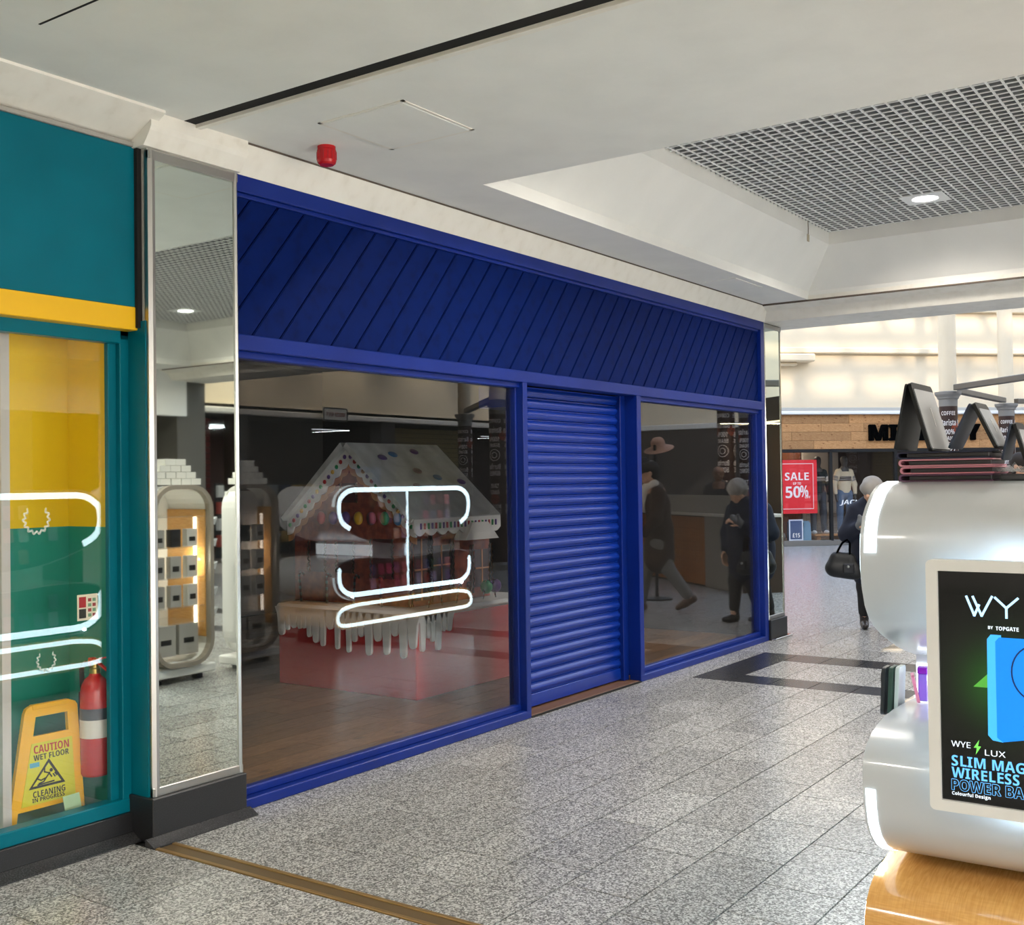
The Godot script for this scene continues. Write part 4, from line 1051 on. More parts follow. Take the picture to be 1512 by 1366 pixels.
func kiosks() -> void:
	M.honey = tri_tex(hexm("ffffff", 0.16), wood_tex(512, Color(0.93, 0.72, 0.42), Color(0.80, 0.57, 0.29), 0, 23), 1.6)
	M.honey.clearcoat_enabled = true; M.honey.clearcoat = 0.6; M.honey.clearcoat_roughness = 0.05
	M.tube = glow(Color(0.86, 0.96, 1.0), 10.0)
	make_kiosk(KX, "white lobed phone kiosk on a honey timber base carrying the advertising screen")
	make_kiosk(8.67, "white lobed phone kiosk without screen, further along the blue shop")
	# phone cases on the end racks
	var cols := ["6a3f8a", "c23f4e", "d8d3d8", "3a3442", "e07a86", "7b2740", "b9a6cf", "2e5a46", "a83a2c", "e3c7b8", "4a4f86", "d94f7b"]
	var cm := []
	for c in cols: cm.append(hexm(c, 0.45))
	var cb := MB.new(); cb.prism(rounded(0.072, 0.105, 0.014, 3), 0.011, Transform3D(Basis(Vector3.RIGHT, -0.14), V(0, 0.053, 0)))
	var cbm := cb.mesh()
	var cc := MB.new(); cc.prism(rounded(0.026, 0.03, 0.006, 2), 0.004, Transform3D(Basis(Vector3.RIGHT, -0.14), V(0.018, 0.082, -0.008)))
	var ccm := cc.mesh()
	var rng := RandomNumberGenerator.new(); rng.seed = 2
	var names := ["purple", "red", "pale grey", "charcoal", "pink", "maroon", "lilac", "dark green", "brick red", "beige", "indigo", "magenta"]
	for ki in 2:
		var cx: float = [KX, 8.67][ki]
		for y in [0.53, 0.66, 1.0, 1.16, 1.32]:
			for i in 11:
				var u := -0.58 + 0.116 * i
				if absf(u) < 0.05 or (y == 1.0 and absf(u) > 0.36): continue
				var j := rng.randi() % 12
				var p := thing("phone_case", "%s phone case on a clear end shelf of the %s" % [names[j], ["screen kiosk", "kiosk without screen"][ki]], "phone case", V(cx + u, y, KZ0 - 0.036), PI, "phone cases on the kiosk end racks")
				part(p, "shell", cbm, cm[j]); part(p, "camera_rim", ccm, M.black)
	# cases and purple box in the waist
	for q in [[3.585, 3.062, "22272c", "black"], [3.60, 3.080, "2d4a40", "dark green"], [3.615, 3.096, "c9d6d3", "pale mint"]]:
		var p := thing("phone_case", "%s phone case leaning in the lit waist of the screen kiosk" % q[3], "phone case", V(q[0], 0.797, q[1] - 0.012), PI)
		var mm := MB.new(); mm.prism(rounded(0.075, 0.15, 0.014, 4), 0.012, Transform3D(Basis(Vector3.RIGHT, -0.05), V(0, 0.076, 0)), true)
		part(p, "shell", mm, hexm(q[2], 0.4))
		var mr := MB.new(); mr.prism(rounded(0.03, 0.035, 0.008, 3), 0.003, Transform3D(Basis(Vector3.RIGHT, -0.05), V(0.016, 0.12, 0.010))); part(p, "camera_rim", mr, M.black)
	var pb := thing("purple_box", "small translucent purple accessory box in the lit waist of the screen kiosk", "box", V(3.635, 0.842, 3.145), PI / 2 + 0.2)
	part(pb, "body", boxm(V(-0.014, 0.0, -0.02), V(0.014, 0.085, 0.02), 0.003), hexm("8a6fe0", 0.2))
	part(pb, "cap", boxm(V(-0.016, 0.085, -0.022), V(0.016, 0.105, 0.022), 0.003), hexm("8a12c0", 0.25))
	var pk := thing("pink_case", "pink phone case half hidden behind the purple box in the kiosk waist", "phone case", V(3.60, 0.838, 3.125), 0.3)
	var pm := MB.new(); pm.prism(rounded(0.06, 0.09, 0.012, 3), 0.01, Transform3D(Basis(Vector3.RIGHT, -0.2), V(0, 0.046, 0))); part(pk, "shell", pm, hexm("e58bb0", 0.4))
	var wl := OmniLight3D.new(); wl.name = "waist_light"; add_child(wl); wl.position = V(3.66, 0.885, 3.3); wl.light_energy = 0.03; wl.light_color = Color(0.9, 0.97, 1); wl.light_size = 0.01; wl.shadow_enabled = true
	screen()
	tablets()
	ring_units()

func screen() -> void:
	var s := thing("advert_screen", "upright white framed screen showing a blue power bank advert", "screen", V(3.06, 0.998, 3.512), -PI / 2)
	var w := 0.405; var h := 0.66
	var o := rounded(w, h, 0.014, 4); var ii := rounded(w - 0.058, h - 0.058, 0.002, 4)
	part(s, "frame", ring_mesh(o, ii, 0.045, Transform3D(Basis(), V(0, 0, -0.045))), hexm("e9e7e3", 0.35), "off-white frame")
	part(s, "back", boxm(V(-w / 2 + 0.01, -h / 2 + 0.01, -0.046), V(w / 2 - 0.01, h / 2 - 0.01, -0.018)), M.white)
	part(s, "bracket", boxm(V(-0.1, 0.2, -0.108), V(0.1, 0.28, -0.047)), M.white)
	part(s, "bracket", boxm(V(-0.1, -0.30, -0.095), V(0.1, -0.22, -0.047)), M.white)
	var hal := MB.new()
	for e in [-1, 1]:
		hal.bb(V(e * (w / 2 - 0.02) - 0.006, -h / 2 + 0.02, -0.058), V(e * (w / 2 - 0.02) + 0.006, h / 2 - 0.02, -0.046)); hal.bb(V(-w / 2 + 0.02, e * (h / 2 - 0.02) - 0.006, -0.058), V(w / 2 - 0.02, e * (h / 2 - 0.02) + 0.006, -0.046))
	part(s, "led_halo", hal, glow(Color(0.80, 0.92, 1.0), 3.0), "light strip behind the frame")
	for q in [[-0.19, 0.0], [0.19, 0.0], [0.0, 0.32], [0.0, -0.32]]:
		var l := OmniLight3D.new(); l.name = "halo_light"; s.add_child(l, true); l.position = V(q[0], q[1], -0.062); l.light_energy = 0.006; l.light_color = Color(0.8, 0.92, 1.0); l.light_size = 0.006; l.shadow_enabled = true
	# picture: black with a green glow round the product
	var W := 180; var H := 312
	var im := Image.create(W, H, false, Image.FORMAT_RGB8)
	for y in H:
		for x in W:
			var u := (x + 0.5) / W - 0.5; var v := 0.5 - (y + 0.5) / H
			var g := exp(-(pow((u + 0.12) / 0.30, 2.0) + pow((v - 0.02) / 0.20, 2.0)))
			var g2_ := exp(-(pow((u - 0.25) / 0.35, 2.0) + pow((v - 0.02) / 0.26, 2.0)))
			var c := Color(0.012, 0.014, 0.013) + Color(0.10, 0.30, 0.06) * (g * 0.9) + Color(0.05, 0.2, 0.05) * (g2_ * 0.5)
			im.set_pixel(x, y, c)
	var pm := mat(Color(0.01, 0.01, 0.01), 0.08)
	pm.emission_enabled = true; pm.emission = Color.BLACK; pm.emission_operator = BaseMaterial3D.EMISSION_OP_ADD; pm.emission_texture = ImageTexture.create_from_image(im); pm.emission_energy_multiplier = 1.0
	var dw := 0.347; var dh := 0.602
	var pic := PlaneMesh.new(); pic.size = Vector2(dw, dh); pic.orientation = PlaneMesh.FACE_Z
	part(s, "screen_display", pic, pm).position = V(0, 0, -0.012)
	var z := -0.0112
	var ice := glow(Color(0.72, 0.88, 1.0), 0.9); var sky := glow(Color(0.40, 0.72, 0.98), 0.85); var wh := glow(Color(0.9, 0.95, 1.0), 0.75)
	var blue := glow(Color(0.03, 0.50, 0.90), 0.75); var blue2 := glow(Color(0.25, 0.68, 0.98), 0.75); var navy := glow(Color(0.02, 0.17, 0.36), 0.6); var lime := glow(Color(0.30, 0.62, 0.22), 0.7); var blk := glow(Color(0.008, 0.01, 0.012), 0.5)
	var put := func(m, mm: Material, x: float, y: float, dz := 0.0) -> void:
		part(s, "screen_print", m, mm).position = V(x, y, z + dz)
	# logo: W Y E in thin strokes
	var lg := MB.new()
	var st := func(a: Vector2, b: Vector2, wd: float) -> void:
		var d := (b - a); lg.box(V((a.x + b.x) / 2, (a.y + b.y) / 2, 0), V(d.length() + wd * 0.6, wd, 0.0008), 0.0, Basis(Vector3.BACK, d.angle()))
	var lw := 0.006
	for q in [[-0.103, 0.236, -0.084, 0.187], [-0.084, 0.187, -0.072, 0.215], [-0.087, 0.236, -0.066, 0.187], [-0.066, 0.187, -0.040, 0.238], [-0.033, 0.236, -0.006, 0.21], [-0.006, 0.21, 0.022, 0.236], [-0.006, 0.21, -0.006, 0.185], [0.04, 0.236, 0.095, 0.236], [0.04, 0.211, 0.09, 0.211], [0.04, 0.187, 0.095, 0.187]]:
		st.call(Vector2(q[0], q[1]), Vector2(q[2], q[3]), lw)
	part(s, "screen_print", lg, ice).position = V(0, 0, z)
	put.call(text("BY", Vector2(0.012, 0.008), 0.0006), wh, -0.045, 0.158)
	put.call(text("TOPGATE", Vector2(0.055, 0.010), 0.0006), wh, -0.005, 0.157)
	# green wedges behind the power bank
	var tr := MB.new(); tr.prism(PackedVector2Array([Vector2(-0.09, 0.0), Vector2(-0.04, 0.0), Vector2(-0.04, 0.05)]), 0.0006); put.call(tr, lime, 0.0, 0.002)
	var tr2 := MB.new(); tr2.prism(PackedVector2Array([Vector2(-0.05, -0.125), Vector2(-0.02, -0.125), Vector2(0.0, -0.07), Vector2(-0.03, -0.075)]), 0.0006); put.call(tr2, glow(Color(0.09, 0.2, 0.07), 0.7), 0.0, 0.0)
	# power bank
	var side := MB.new(); side.prism(PackedVector2Array([Vector2(-0.054, 0.13), Vector2(-0.045, 0.142), Vector2(-0.02, 0.142), Vector2(-0.02, -0.133), Vector2(-0.045, -0.13), Vector2(-0.056, -0.118)]), 0.0006); put.call(side, blue2, 0.0, -0.002, 0.0004)
	var fr := MB.new(); fr.prism(PackedVector2Array([Vector2(-0.034, 0.125), Vector2(-0.025, 0.136), Vector2(0.17, 0.136), Vector2(0.17, -0.092), Vector2(-0.02, -0.132), Vector2(-0.034, -0.122)]), 0.0006); put.call(fr, blue, 0.0, -0.002, 0.001)
	var el := func(rx: float, ry: float) -> PackedVector2Array:
		var o2 := PackedVector2Array()
		for i in 36: o2.append(Vector2(cos(TAU * i / 36) * rx, sin(TAU * i / 36) * ry))
		return o2
	put.call(ring_mesh(el.call(0.060, 0.072), el.call(0.056, 0.068), 0.0006), navy, 0.062, 0.048, 0.0018)
	var bolt := PackedVector2Array([Vector2(0.003, 0.013), Vector2(-0.006, -0.001), Vector2(-0.001, -0.001), Vector2(-0.003, -0.013), Vector2(0.006, 0.002), Vector2(0.001, 0.002)])
	var bm := MB.new(); bm.prism(bolt, 0.0006); put.call(bm, navy, 0.048, 0.048, 0.0018)
	put.call(ring_mesh(rounded(0.010, 0.024, 0.004, 3), rounded(0.006, 0.020, 0.002, 3), 0.0006), navy, 0.044, -0.052, 0.0018)
	put.call(text("WYE", Vector2(0.045, 0.014), 0.0006), navy, 0.052, -0.094, 0.0018)
	# lettering below
	put.call(text("WYE", Vector2(0.048, 0.015), 0.0006, plainf), wh, -0.124, -0.152)
	bm = MB.new(); bm.prism(bolt, 0.0006, Transform3D(Basis().scaled(V(1.5, 1.5, 1)), Vector3.ZERO)); put.call(bm, glow(Color(0.45, 0.85, 0.35), 0.8), -0.083, -0.155)
	put.call(text("LUX", Vector2(0.05, 0.015), 0.0006, plainf), wh, -0.040, -0.166)
	put.call(text("SLIM MAGNETIC", Vector2(0.29, 0.028), 0.0006), sky, -0.003, -0.196)
	put.call(text("WIRELESS", Vector2(0.165, 0.028), 0.0006), sky, -0.066, -0.227)
	var ol := text("POWER BANK", Vector2(0.225, 0.028), 0.0004)
	for k in 8: put.call(ol, sky, -0.036 + cos(TAU * k / 8) * 0.0013, -0.259 + sin(TAU * k / 8) * 0.0013)
	put.call(text("POWER BANK", Vector2(0.225, 0.028), 0.0004), blk, -0.036, -0.259, 0.0008)
	put.call(text("Colourful Design", Vector2(0.095, 0.012), 0.0006), wh, -0.101, -0.283)

func tablets() -> void:
	# stack of closed folio cases, spine towards the blue shop
	var stack := [["4a2440", "dark plum", 0.0], ["b4707c", "dusty pink", 0.004], ["b87884", "rose pink", 0.0], ["1a1c34", "navy blue", -0.006]]
	for i in stack.size():
		var q = stack[i]
		var t := thing("tablet_case", "%s folio tablet case in the stack lying on the screen kiosk" % q[1], "tablet case", V(3.41, 1.533 + 0.0225 * i, 3.145 + q[2]), 0.0, "stacked folio tablet cases")
		var prof := PackedVector2Array()
		for p in arc(Vector2(0.011, 0.011), 0.0108, PI * 1.5, PI * 0.5, 8): prof.append(p)
		prof.append(Vector2(0.265, 0.0218)); prof.append(Vector2(0.268, 0.0175)); prof.append(Vector2(0.02, 0.0175))
		for p in arc(Vector2(0.013, 0.011), 0.0065, PI * 0.5, PI * 1.5, 6): prof.append(p)
		prof.append(Vector2(0.02, 0.0045)); prof.append(Vector2(0.268, 0.0045)); prof.append(Vector2(0.265, 0.0002))
		var m := MB.new(); m.prism(prof, 0.19, Transform3D(Basis(V(0, 0, 1), V(0, 1, 0), V(-1, 0, 0)), V(0.19, 0, 0)), true)
		part(t, "cover", m, hexm(q[0], 0.5))
		part(t, "tray", boxm(V(0.004, 0.0045, 0.03), V(0.186, 0.0172, 0.262), 0.002), hexm("2a2628", 0.5))
	var zb := 1.533 + 0.0225 * 4
	# opened folios standing like tents
	var tents := [[3.40, 3.235, 3.178, 3.140, 0.205, 0.235, "9a9b9c", "large grey", zb], [3.42, 3.415, 3.353, 3.29, 0.135, 0.16, "8b8f94", "middle sized grey", zb + 0.001], [3.44, 3.488, 3.458, 3.432, 0.11, 0.12, "8f9194", "small grey", zb - 0.035]]
	for i in tents.size():
		var q = tents[i]
		var t := thing("tablet", "%s backed tablet standing open like a tent on the screen kiosk" % q[7], "tablet", V(q[0], q[8], 0))
		var a := Vector2(q[1], 0.0); var b := Vector2(q[2], q[4])
		var d := (b - a); var len := d.length(); var ang := atan2(d.y, d.x)
		var tf := Transform3D(Basis(V(1, 0, 0), V(0, sin(ang), cos(ang)), V(0, -cos(ang), sin(ang))), V(0, 0, a.x))
		var m := MB.new(); m.prism(rounded(q[5], len, 0.014, 4), 0.010, tf * Transform3D(Basis(), V(q[5] / 2, len / 2, 0.0)))
		part(t, "slab", m, M.black)
		var m2 := MB.new(); m2.prism(rounded(q[5] - 0.016, len - 0.026, 0.008, 4), 0.003, tf * Transform3D(Basis(), V(q[5] / 2, len / 2 - 0.008, 0.0095)))
		part(t, "back_plate", m2, hexm(q[6], 0.45))
		var m3 := MB.new(); m3.box(Vector3.ZERO, V(0.006, len * 0.28, 0.001)); var bar := part(t, "logo_bar", m3, hexm("d8d8d6", 0.4)); bar.transform = tf * Transform3D(Basis(), V(q[5] * 0.55, len * 0.5, 0.0132))
		var c := Vector2(q[3], 0.004); var e := (b - c)
		var ang2 := atan2(e.y, e.x)
		var tf2 := Transform3D(Basis(V(1, 0, 0), V(0, sin(ang2), cos(ang2)), V(0, -cos(ang2), sin(ang2))), V(0, 0.004, c.x))
		var m4 := MB.new(); m4.prism(rounded(q[5], e.length() * 0.98, 0.01, 4), 0.006, tf2 * Transform3D(Basis(), V(q[5] / 2, e.length() / 2, -0.006)))
		part(t, "flap", m4, hexm("15161a" if i == 0 else "2c3648", 0.6))
	# crumpled clear wrapping beside the stack
	var cw := thing("clear_wrap", "crumpled clear plastic wrapping over a dark case at the end of the stack", "wrapping", V(3.42, 1.533, 3.425))
	part(cw, "case", boxm(V(0.0, 0.0, 0.0), V(0.16, 0.02, 0.14), 0.005), hexm("3a3a3c", 0.4))
	var f := FastNoiseLite.new(); f.seed = 3; f.frequency = 12.0
	var wm := MB.new()
	for i in 10:
		for j in 10:
			var p := func(a: int, b: int) -> Vector3: return V(-0.01 + 0.018 * a, 0.022 + 0.03 * absf(f.get_noise_2d(a * 0.02, b * 0.02)) * 2.0, -0.01 + 0.018 * b)
			wm.quad(p.call(i, j), p.call(i, j + 1), p.call(i + 1, j + 1), p.call(i + 1, j))
	part(cw, "film", wm, pane_mat(0.25, Color(0.75, 0.75, 0.75)))

func ring_units() -> void:
	var ring_m := hexm("9c9286", 0.4)
	for ui in 2:
		var cx: float = [5.74, 6.62][ui]
		var dp: float = [0.5, 0.2][ui]
		var t := thing("display_tower", ["white display tower with a rounded grey ring frame, next to the screen kiosk", "white display tower with a rounded grey ring frame, next to the kiosk without screen"][ui], "display", V(cx, 0, KZ0 + 0.06), 0.0, "ring framed display towers")
		var w := 0.58; var h := 1.44; var yc := 0.84
		var k := Transform3D(Basis(), V(0, yc, 0))
		part(t, "ring_frame", ring_mesh(rounded(w, h, 0.2, 6), rounded(w - 0.07, h - 0.07, 0.165, 6), 0.06, k * Transform3D(Basis(), V(0, 0, -0.06))), ring_m)
		part(t, "carcass", ring_mesh(rounded(w - 0.01, h - 0.01, 0.195, 6), rounded(w - 0.05, h - 0.05, 0.175, 6), dp, k), M.white)
		part(t, "lining", ring_mesh(rounded(w - 0.052, h - 0.052, 0.174, 6), rounded(w - 0.062, h - 0.062, 0.17, 6), dp - 0.01, k), M.white)
		part(t, "side_lining", boxm(V(w / 2 - 0.045, 0.33, 0.0), V(w / 2 - 0.032, 1.36, dp - 0.02)), M.honey, "honey timber lining")
		part(t, "back_panel", boxm(V(-w / 2 + 0.03, yc - h / 2 + 0.06, dp - 0.03), V(w / 2 - 0.03, yc + h / 2 - 0.06, dp - 0.01)), M.white)
		for y in [0.46, 0.59, 0.82, 1.066, 1.31]:
			part(t, "shelf", boxm(V(-w / 2 + 0.03, y - 0.008, 0.0), V(w / 2 - 0.046, y, dp - 0.04)), M.clear)
		part(t, "led_strip", boxm(V(w / 2 - 0.06, 0.4, 0.10), V(w / 2 - 0.045, 1.3, 0.12)), glow(Color(1.0, 0.95, 0.88), 4.0))
		part(t, "plinth", boxm(V(-w / 2 - 0.03, 0.05, -0.04), V(w / 2 + 0.03, 0.12, dp + 0.02), 0.01), M.white)
		for fx in [-0.2, 0.2]:
			for fz in [0.05, dp - 0.08]: part(t, "foot", boxm(V(fx - 0.03, 0.0, fz - 0.03), V(fx + 0.03, 0.05, fz + 0.03)), M.dark)
		for y in [1.27, 1.09, 0.90, 0.69, 0.52]:
			var m := MB.new(); m.prism(PackedVector2Array([Vector2(0.0, 0.0), Vector2(0.03, 0.07), Vector2(0.15, 0.0), Vector2(0.19, 0.02), Vector2(0.165, -0.045), Vector2(0.12, -0.03), Vector2(0.0, -0.02)]), 0.16, Transform3D(Basis(), V(w / 2, y, 0.12)))
			part(t, "phone_holder", m, M.plastic)
		var l := OmniLight3D.new(); l.name = "tower_light"; t.add_child(l); l.position = V(w / 2 - 0.075, 0.95, 0.11); l.light_energy = 0.10; l.light_color = Color(1, 0.96, 0.9); l.light_size = 0.01; l.shadow_enabled = true
		# goods
		var rng := RandomNumberGenerator.new(); rng.seed = 5 + ui
		for sy in [0.59, 0.82, 1.066]:
			for i in 3:
				var bx := thing("gadget_box", "%s gadget box on a glass shelf of the display tower by the %s" % [["pale grey", "black", "white"][i], ["screen kiosk", "other kiosk"][ui]], "box", V(cx - 0.17 + 0.16 * i, sy, KZ0 + 0.125), rng.randf_range(-0.12, 0.12), "gadget boxes on the display towers")
				var hh := 0.17 if sy < 1.0 else 0.14
				part(bx, "carton", boxm(V(-0.05, 0.001, -0.03), V(0.05, hh, 0.03), 0.002), hexm(["a7a49f", "26272b", "d9d7d2"][i] if sy > 1.0 else ["a7a49f", "b0ada8", "d9d7d2"][i], 0.5))
				part(bx, "print", boxm(V(-0.03, hh * 0.3, -0.0312), V(0.03, hh * 0.55, -0.03)).mesh(), M.dark)
		for i in 2:
			var bx := thing("gadget_box", "large grey box with black mark low in the display tower by the %s" % ["screen kiosk", "other kiosk"][ui], "box", V(cx - 0.12 + 0.22 * i, 0.46 - 0.0, KZ0 + 0.135), 0.0, "large gadget boxes on the display towers")
			part(bx, "carton", boxm(V(-0.095, -0.25, -0.05), V(0.095, -0.01, 0.05), 0.002), hexm("b3b0aa", 0.5))
			part(bx, "print", boxm(V(-0.05, -0.16, -0.052), V(0.05, -0.12, -0.05)).mesh(), M.dark)
		for r in 4:
			for i in 5 - r:
				var bx := thing("white_carton", "small white carton piled on top of the display tower by the %s" % ["screen kiosk", "other kiosk"][ui], "box", V(cx - 0.2 + 0.1 * i + 0.05 * r, 1.56 + 0.052 * r, KZ0 + 0.16), rng.randf_range(-0.05, 0.05), "white cartons piled on the display towers")
				part(bx, "carton", boxm(V(-0.048, 0, -0.06), V(0.048, 0.05, 0.06), 0.002), hexm("e6e4df", 0.6)); part(bx, "tape", boxm(V(-0.008, 0.05, -0.06), V(0.008, 0.0506, 0.06)), hexm("cfc9bd", 0.4))

# ---------------------------------------------------------------- gingerbread house inside the empty shop
func candy_cane(p: Node, at: Vector3, h: float, lean: float) -> void:
	var c := Node3D.new(); c.name = "candy_cane"; p.add_child(c, true); c.position = at; c.rotation.z = lean
	var pts := []
	for i in 9: pts.append(V(0, h * i / 8.0, 0))
	for i in range(1, 7): pts.append(V(h * 0.12 - h * 0.12 * cos(PI * i / 6), h + h * 0.12 * sin(PI * i / 6), 0))
	for i in pts.size() - 1:
		var m := MB.new(); m.tube([pts[i], pts[i + 1]], h * 0.045, 6)
		part(c, "stripe", m, M.sweet_red if i % 2 else M.icing)

func wavy(pts_from: Vector2, pts_to: Vector2, amp: float, n: int) -> PackedVector2Array:
	var o := PackedVector2Array()
	var d := (pts_to - pts_from); var nn := Vector2(-d.y, d.x).normalized()
	for i in n * 6 + 1:
		var t := float(i) / (n * 6)
		o.append(pts_from + d * t + nn * amp * absf(sin(PI * n * t)))
	return o

func gingerbread() -> void:
	M.icing = hexm("e4e4e2", 0.5); M.sweet_red = hexm("b01822", 0.3)
	M.ginger = tri_tex(hexm("ffffff", 0.75), noise_tex(0.03, [[0.0, Color(0.42, 0.16, 0.10)], [0.5, Color(0.55, 0.24, 0.15)], [1.0, Color(0.66, 0.33, 0.20)]], 256, 61), 1.5)
	M.biscuit = hexm("c98a5c", 0.7)
	M.roofing = tri_tex(hexm("ffffff", 0.6), noise_tex(0.02, [[0.0, Color(0.66, 0.68, 0.68)], [1.0, Color(0.86, 0.87, 0.87)]], 256, 63), 1.0)
	var red := hexm("c4161c", 0.4)
	var p := thing("display_plinth", "red box plinth with white icing drips under the gingerbread house", "plinth", Vector3.ZERO)
	part(p, "box", boxm(V(6.12, 0.0, -2.42), V(7.62, 0.58, -1.02), 0.006), red)
	var sn := MB.new(); sn.bb(V(6.10, 0.575, -2.44), V(7.64, 0.625, -1.00), 0.02); part(p, "icing_top", sn, M.icing, "white icing")
	var rng := RandomNumberGenerator.new(); rng.seed = 12
	var z := -2.42
	while z < -1.04:
		var w := rng.randf_range(0.05, 0.10); var l := rng.randf_range(0.06, 0.26)
		var d := PackedVector2Array([Vector2(-w / 2 - 0.02, 0.6), Vector2(w / 2 + 0.02, 0.6), Vector2(w / 2 - 0.004, 0.54)])
		for q in arc(Vector2(0, 0.55 - l), w * 0.32, 0.0, -PI, 6): d.append(q)
		d.append(Vector2(-w / 2 + 0.004, 0.54))
		var m := MB.new(); m.prism(d, 0.022, Transform3D(Basis(V(0, 0, 1), V(0, 1, 0), V(-1, 0, 0)), V(6.122, 0, z + w / 2)))
		part(p, "icing_drip", m, M.icing)
		z += w * 0.95
	var x := 6.14
	while x < 6.5:
		var w := rng.randf_range(0.05, 0.08); var l := rng.randf_range(0.1, 0.3) * (1.0 - (x - 6.14) * 1.5)
		var d := PackedVector2Array([Vector2(-w / 2 - 0.02, 0.6), Vector2(w / 2 + 0.02, 0.6), Vector2(w / 2 - 0.004, 0.54)])
		for q in arc(Vector2(0, 0.55 - l), w * 0.32, 0.0, -PI, 6): d.append(q)
		d.append(Vector2(-w / 2 + 0.004, 0.54))
		var m := MB.new(); m.prism(d, 0.022, Transform3D(Basis(), V(x + w / 2, 0, -1.022)))
		part(p, "icing_drip", m, M.icing)
		x += w * 0.95
	# --- house
	var h := thing("gingerbread_house", "gingerbread display house with pale icing roof and sweets in the empty shop", "model house", Vector3.ZERO)
	var gx := 6.34; var gx1 := 7.33; var z0 := -2.46; var z1 := -1.25; var zc := -1.855; var ya := 1.81; var ye := 1.28; var yb := 0.628
	var pent := PackedVector2Array([Vector2(z0, yb), Vector2(z1, yb), Vector2(z1, ye), Vector2(zc, ya), Vector2(z0, ye)])
	var T := Transform3D(Basis(V(0, 0, 1), V(0, 1, 0), V(-1, 0, 0)), V(gx1, 0, 0))          # polygon x = world z, pushed towards -x
	var b := MB.new(); b.prism(pent, gx1 - gx, T); part(h, "walls", b, M.ginger)
	for s in [-1, 1]:
		var e := Vector2(zc, ya + 0.02); var f := Vector2(zc + s * 0.665, ye - 0.02)
		var d := (f - e).normalized(); var n := Vector2(d.y, -d.x) * (1.0 if s < 0 else -1.0)
		if n.y < 0: n = -n
		var q := PackedVector2Array([e, f, f + n * 0.035, e + n * 0.05])
		var m := MB.new(); m.prism(q, gx1 - gx + 0.12, T * Transform3D(Basis(), V(0, 0, -0.05))); part(h, "roof_slope", m, M.roofing, "pale icing roof")
	# scalloped icing band on the gable, with sweets along it
	for s in [-1, 1]:
		var e := Vector2(zc, ya + 0.03); var f := Vector2(zc + s * 0.67, ye - 0.03)
		var dn := Vector2(0, -0.115)
		var wv := wavy(e + dn, f + dn * 0.9, -0.02 * s, 9)
		var poly := PackedVector2Array([f, e]); poly.append_array(wv)
		var m := MB.new(); m.prism(poly, 0.02, Transform3D(Basis(V(0, 0, 1), V(0, 1, 0), V(-1, 0, 0)), V(gx + 0.002, 0, 0))); part(h, "icing_band", m, M.icing)
		for i in 15:
			var c := e.lerp(f, (i + 0.7) / 15.5) + Vector2(0, -0.055)
			var sm := MB.new(); sm.ball(V(gx - 0.02, c.y, c.x), V(0.012, 0.018, 0.018), 8, 5)
			part(h, "sweet", sm, [M.sw[0], M.sw[1], M.sw[2], M.sw[3]][i % 4])
		var wv2 := wavy(e + dn * 1.05, f + dn * 0.95, -0.02 * s, 9); var wv3 := wavy(e + dn * 1.5, f + dn * 1.35, -0.02 * s, 9); wv3.reverse(); wv2.append_array(wv3)
		var m3 := MB.new(); m3.prism(wv2, 0.008, Transform3D(Basis(V(0, 0, 1), V(0, 1, 0), V(-1, 0, 0)), V(gx + 0.002, 0, 0))); part(h, "biscuit_trim", m3, M.biscuit)
	# row of big sweets across the gable
	for i in 7:
		var m := MB.new(); m.ball(V(gx - 0.012, 1.285, -2.155 + 0.133 * i), V(0.03, 0.052, 0.042), 14, 8); part(h, "gumdrop", m, M.sw[(i * 3 + 1) % 7])
	# gable windows and frames
	for q in [[-2.2, 0.98, 0.16, 0.24], [-1.9, 0.98, 0.16, 0.24], [-1.52, 0.98, 0.20, 0.30], [-1.855, 1.48, 0.15, 0.15]]:
		part(h, "window_recess", boxm(V(gx - 0.004, q[1] - q[3] / 2, q[0] - q[2] / 2), V(gx + 0.01, q[1] + q[3] / 2, q[0] + q[2] / 2)), hexm("4a120e", 0.4))
		for s in [-1, 1]:
			var wv := wavy(Vector2(q[0] + s * (q[2] / 2 + 0.01), q[1] - q[3] / 2), Vector2(q[0] + s * (q[2] / 2 + 0.01), q[1] + q[3] / 2), 0.015, 6); var pl := []
			for w in wv: pl.append(V(gx - 0.006, w.y, w.x))
			var m := MB.new(); m.tube(pl, 0.007, 5); part(h, "icing_line", m, M.biscuit)
	# front wall: wavy icing panels, windows, small porch roof, fringe under the eave
	for q in [[6.46, 0.90, 0.16, 0.46], [6.70, 0.92, 0.2, 0.3], [7.22, 0.86, 0.18, 0.3]]:
		part(h, "window_recess", boxm(V(q[0] - q[2] / 2, q[1] - q[3] / 2, z1 - 0.01), V(q[0] + q[2] / 2, q[1] + q[3] / 2, z1 + 0.004)), hexm("3a1712", 0.35))
		part(h, "glazing_bar", boxm(V(q[0] - 0.006, q[1] - q[3] / 2, z1), V(q[0] + 0.006, q[1] + q[3] / 2, z1 + 0.01)), M.biscuit)
		part(h, "glazing_bar", boxm(V(q[0] - q[2] / 2, q[1] - 0.006, z1), V(q[0] + q[2] / 2, q[1] + 0.006, z1 + 0.01)), M.biscuit)
		for s in [-1, 1]:
			for e2 in [0.02, 0.055]:
				var wv := wavy(Vector2(q[0] + s * (q[2] / 2 + e2), q[1] - q[3] / 2 - 0.04), Vector2(q[0] + s * (q[2] / 2 + e2), q[1] + q[3] / 2 + 0.04), 0.014, 8); var pl := []
				for w in wv: pl.append(V(w.x, w.y, z1 + 0.006))
				var m := MB.new(); m.tube(pl, 0.007, 5); part(h, "icing_line", m, M.biscuit)
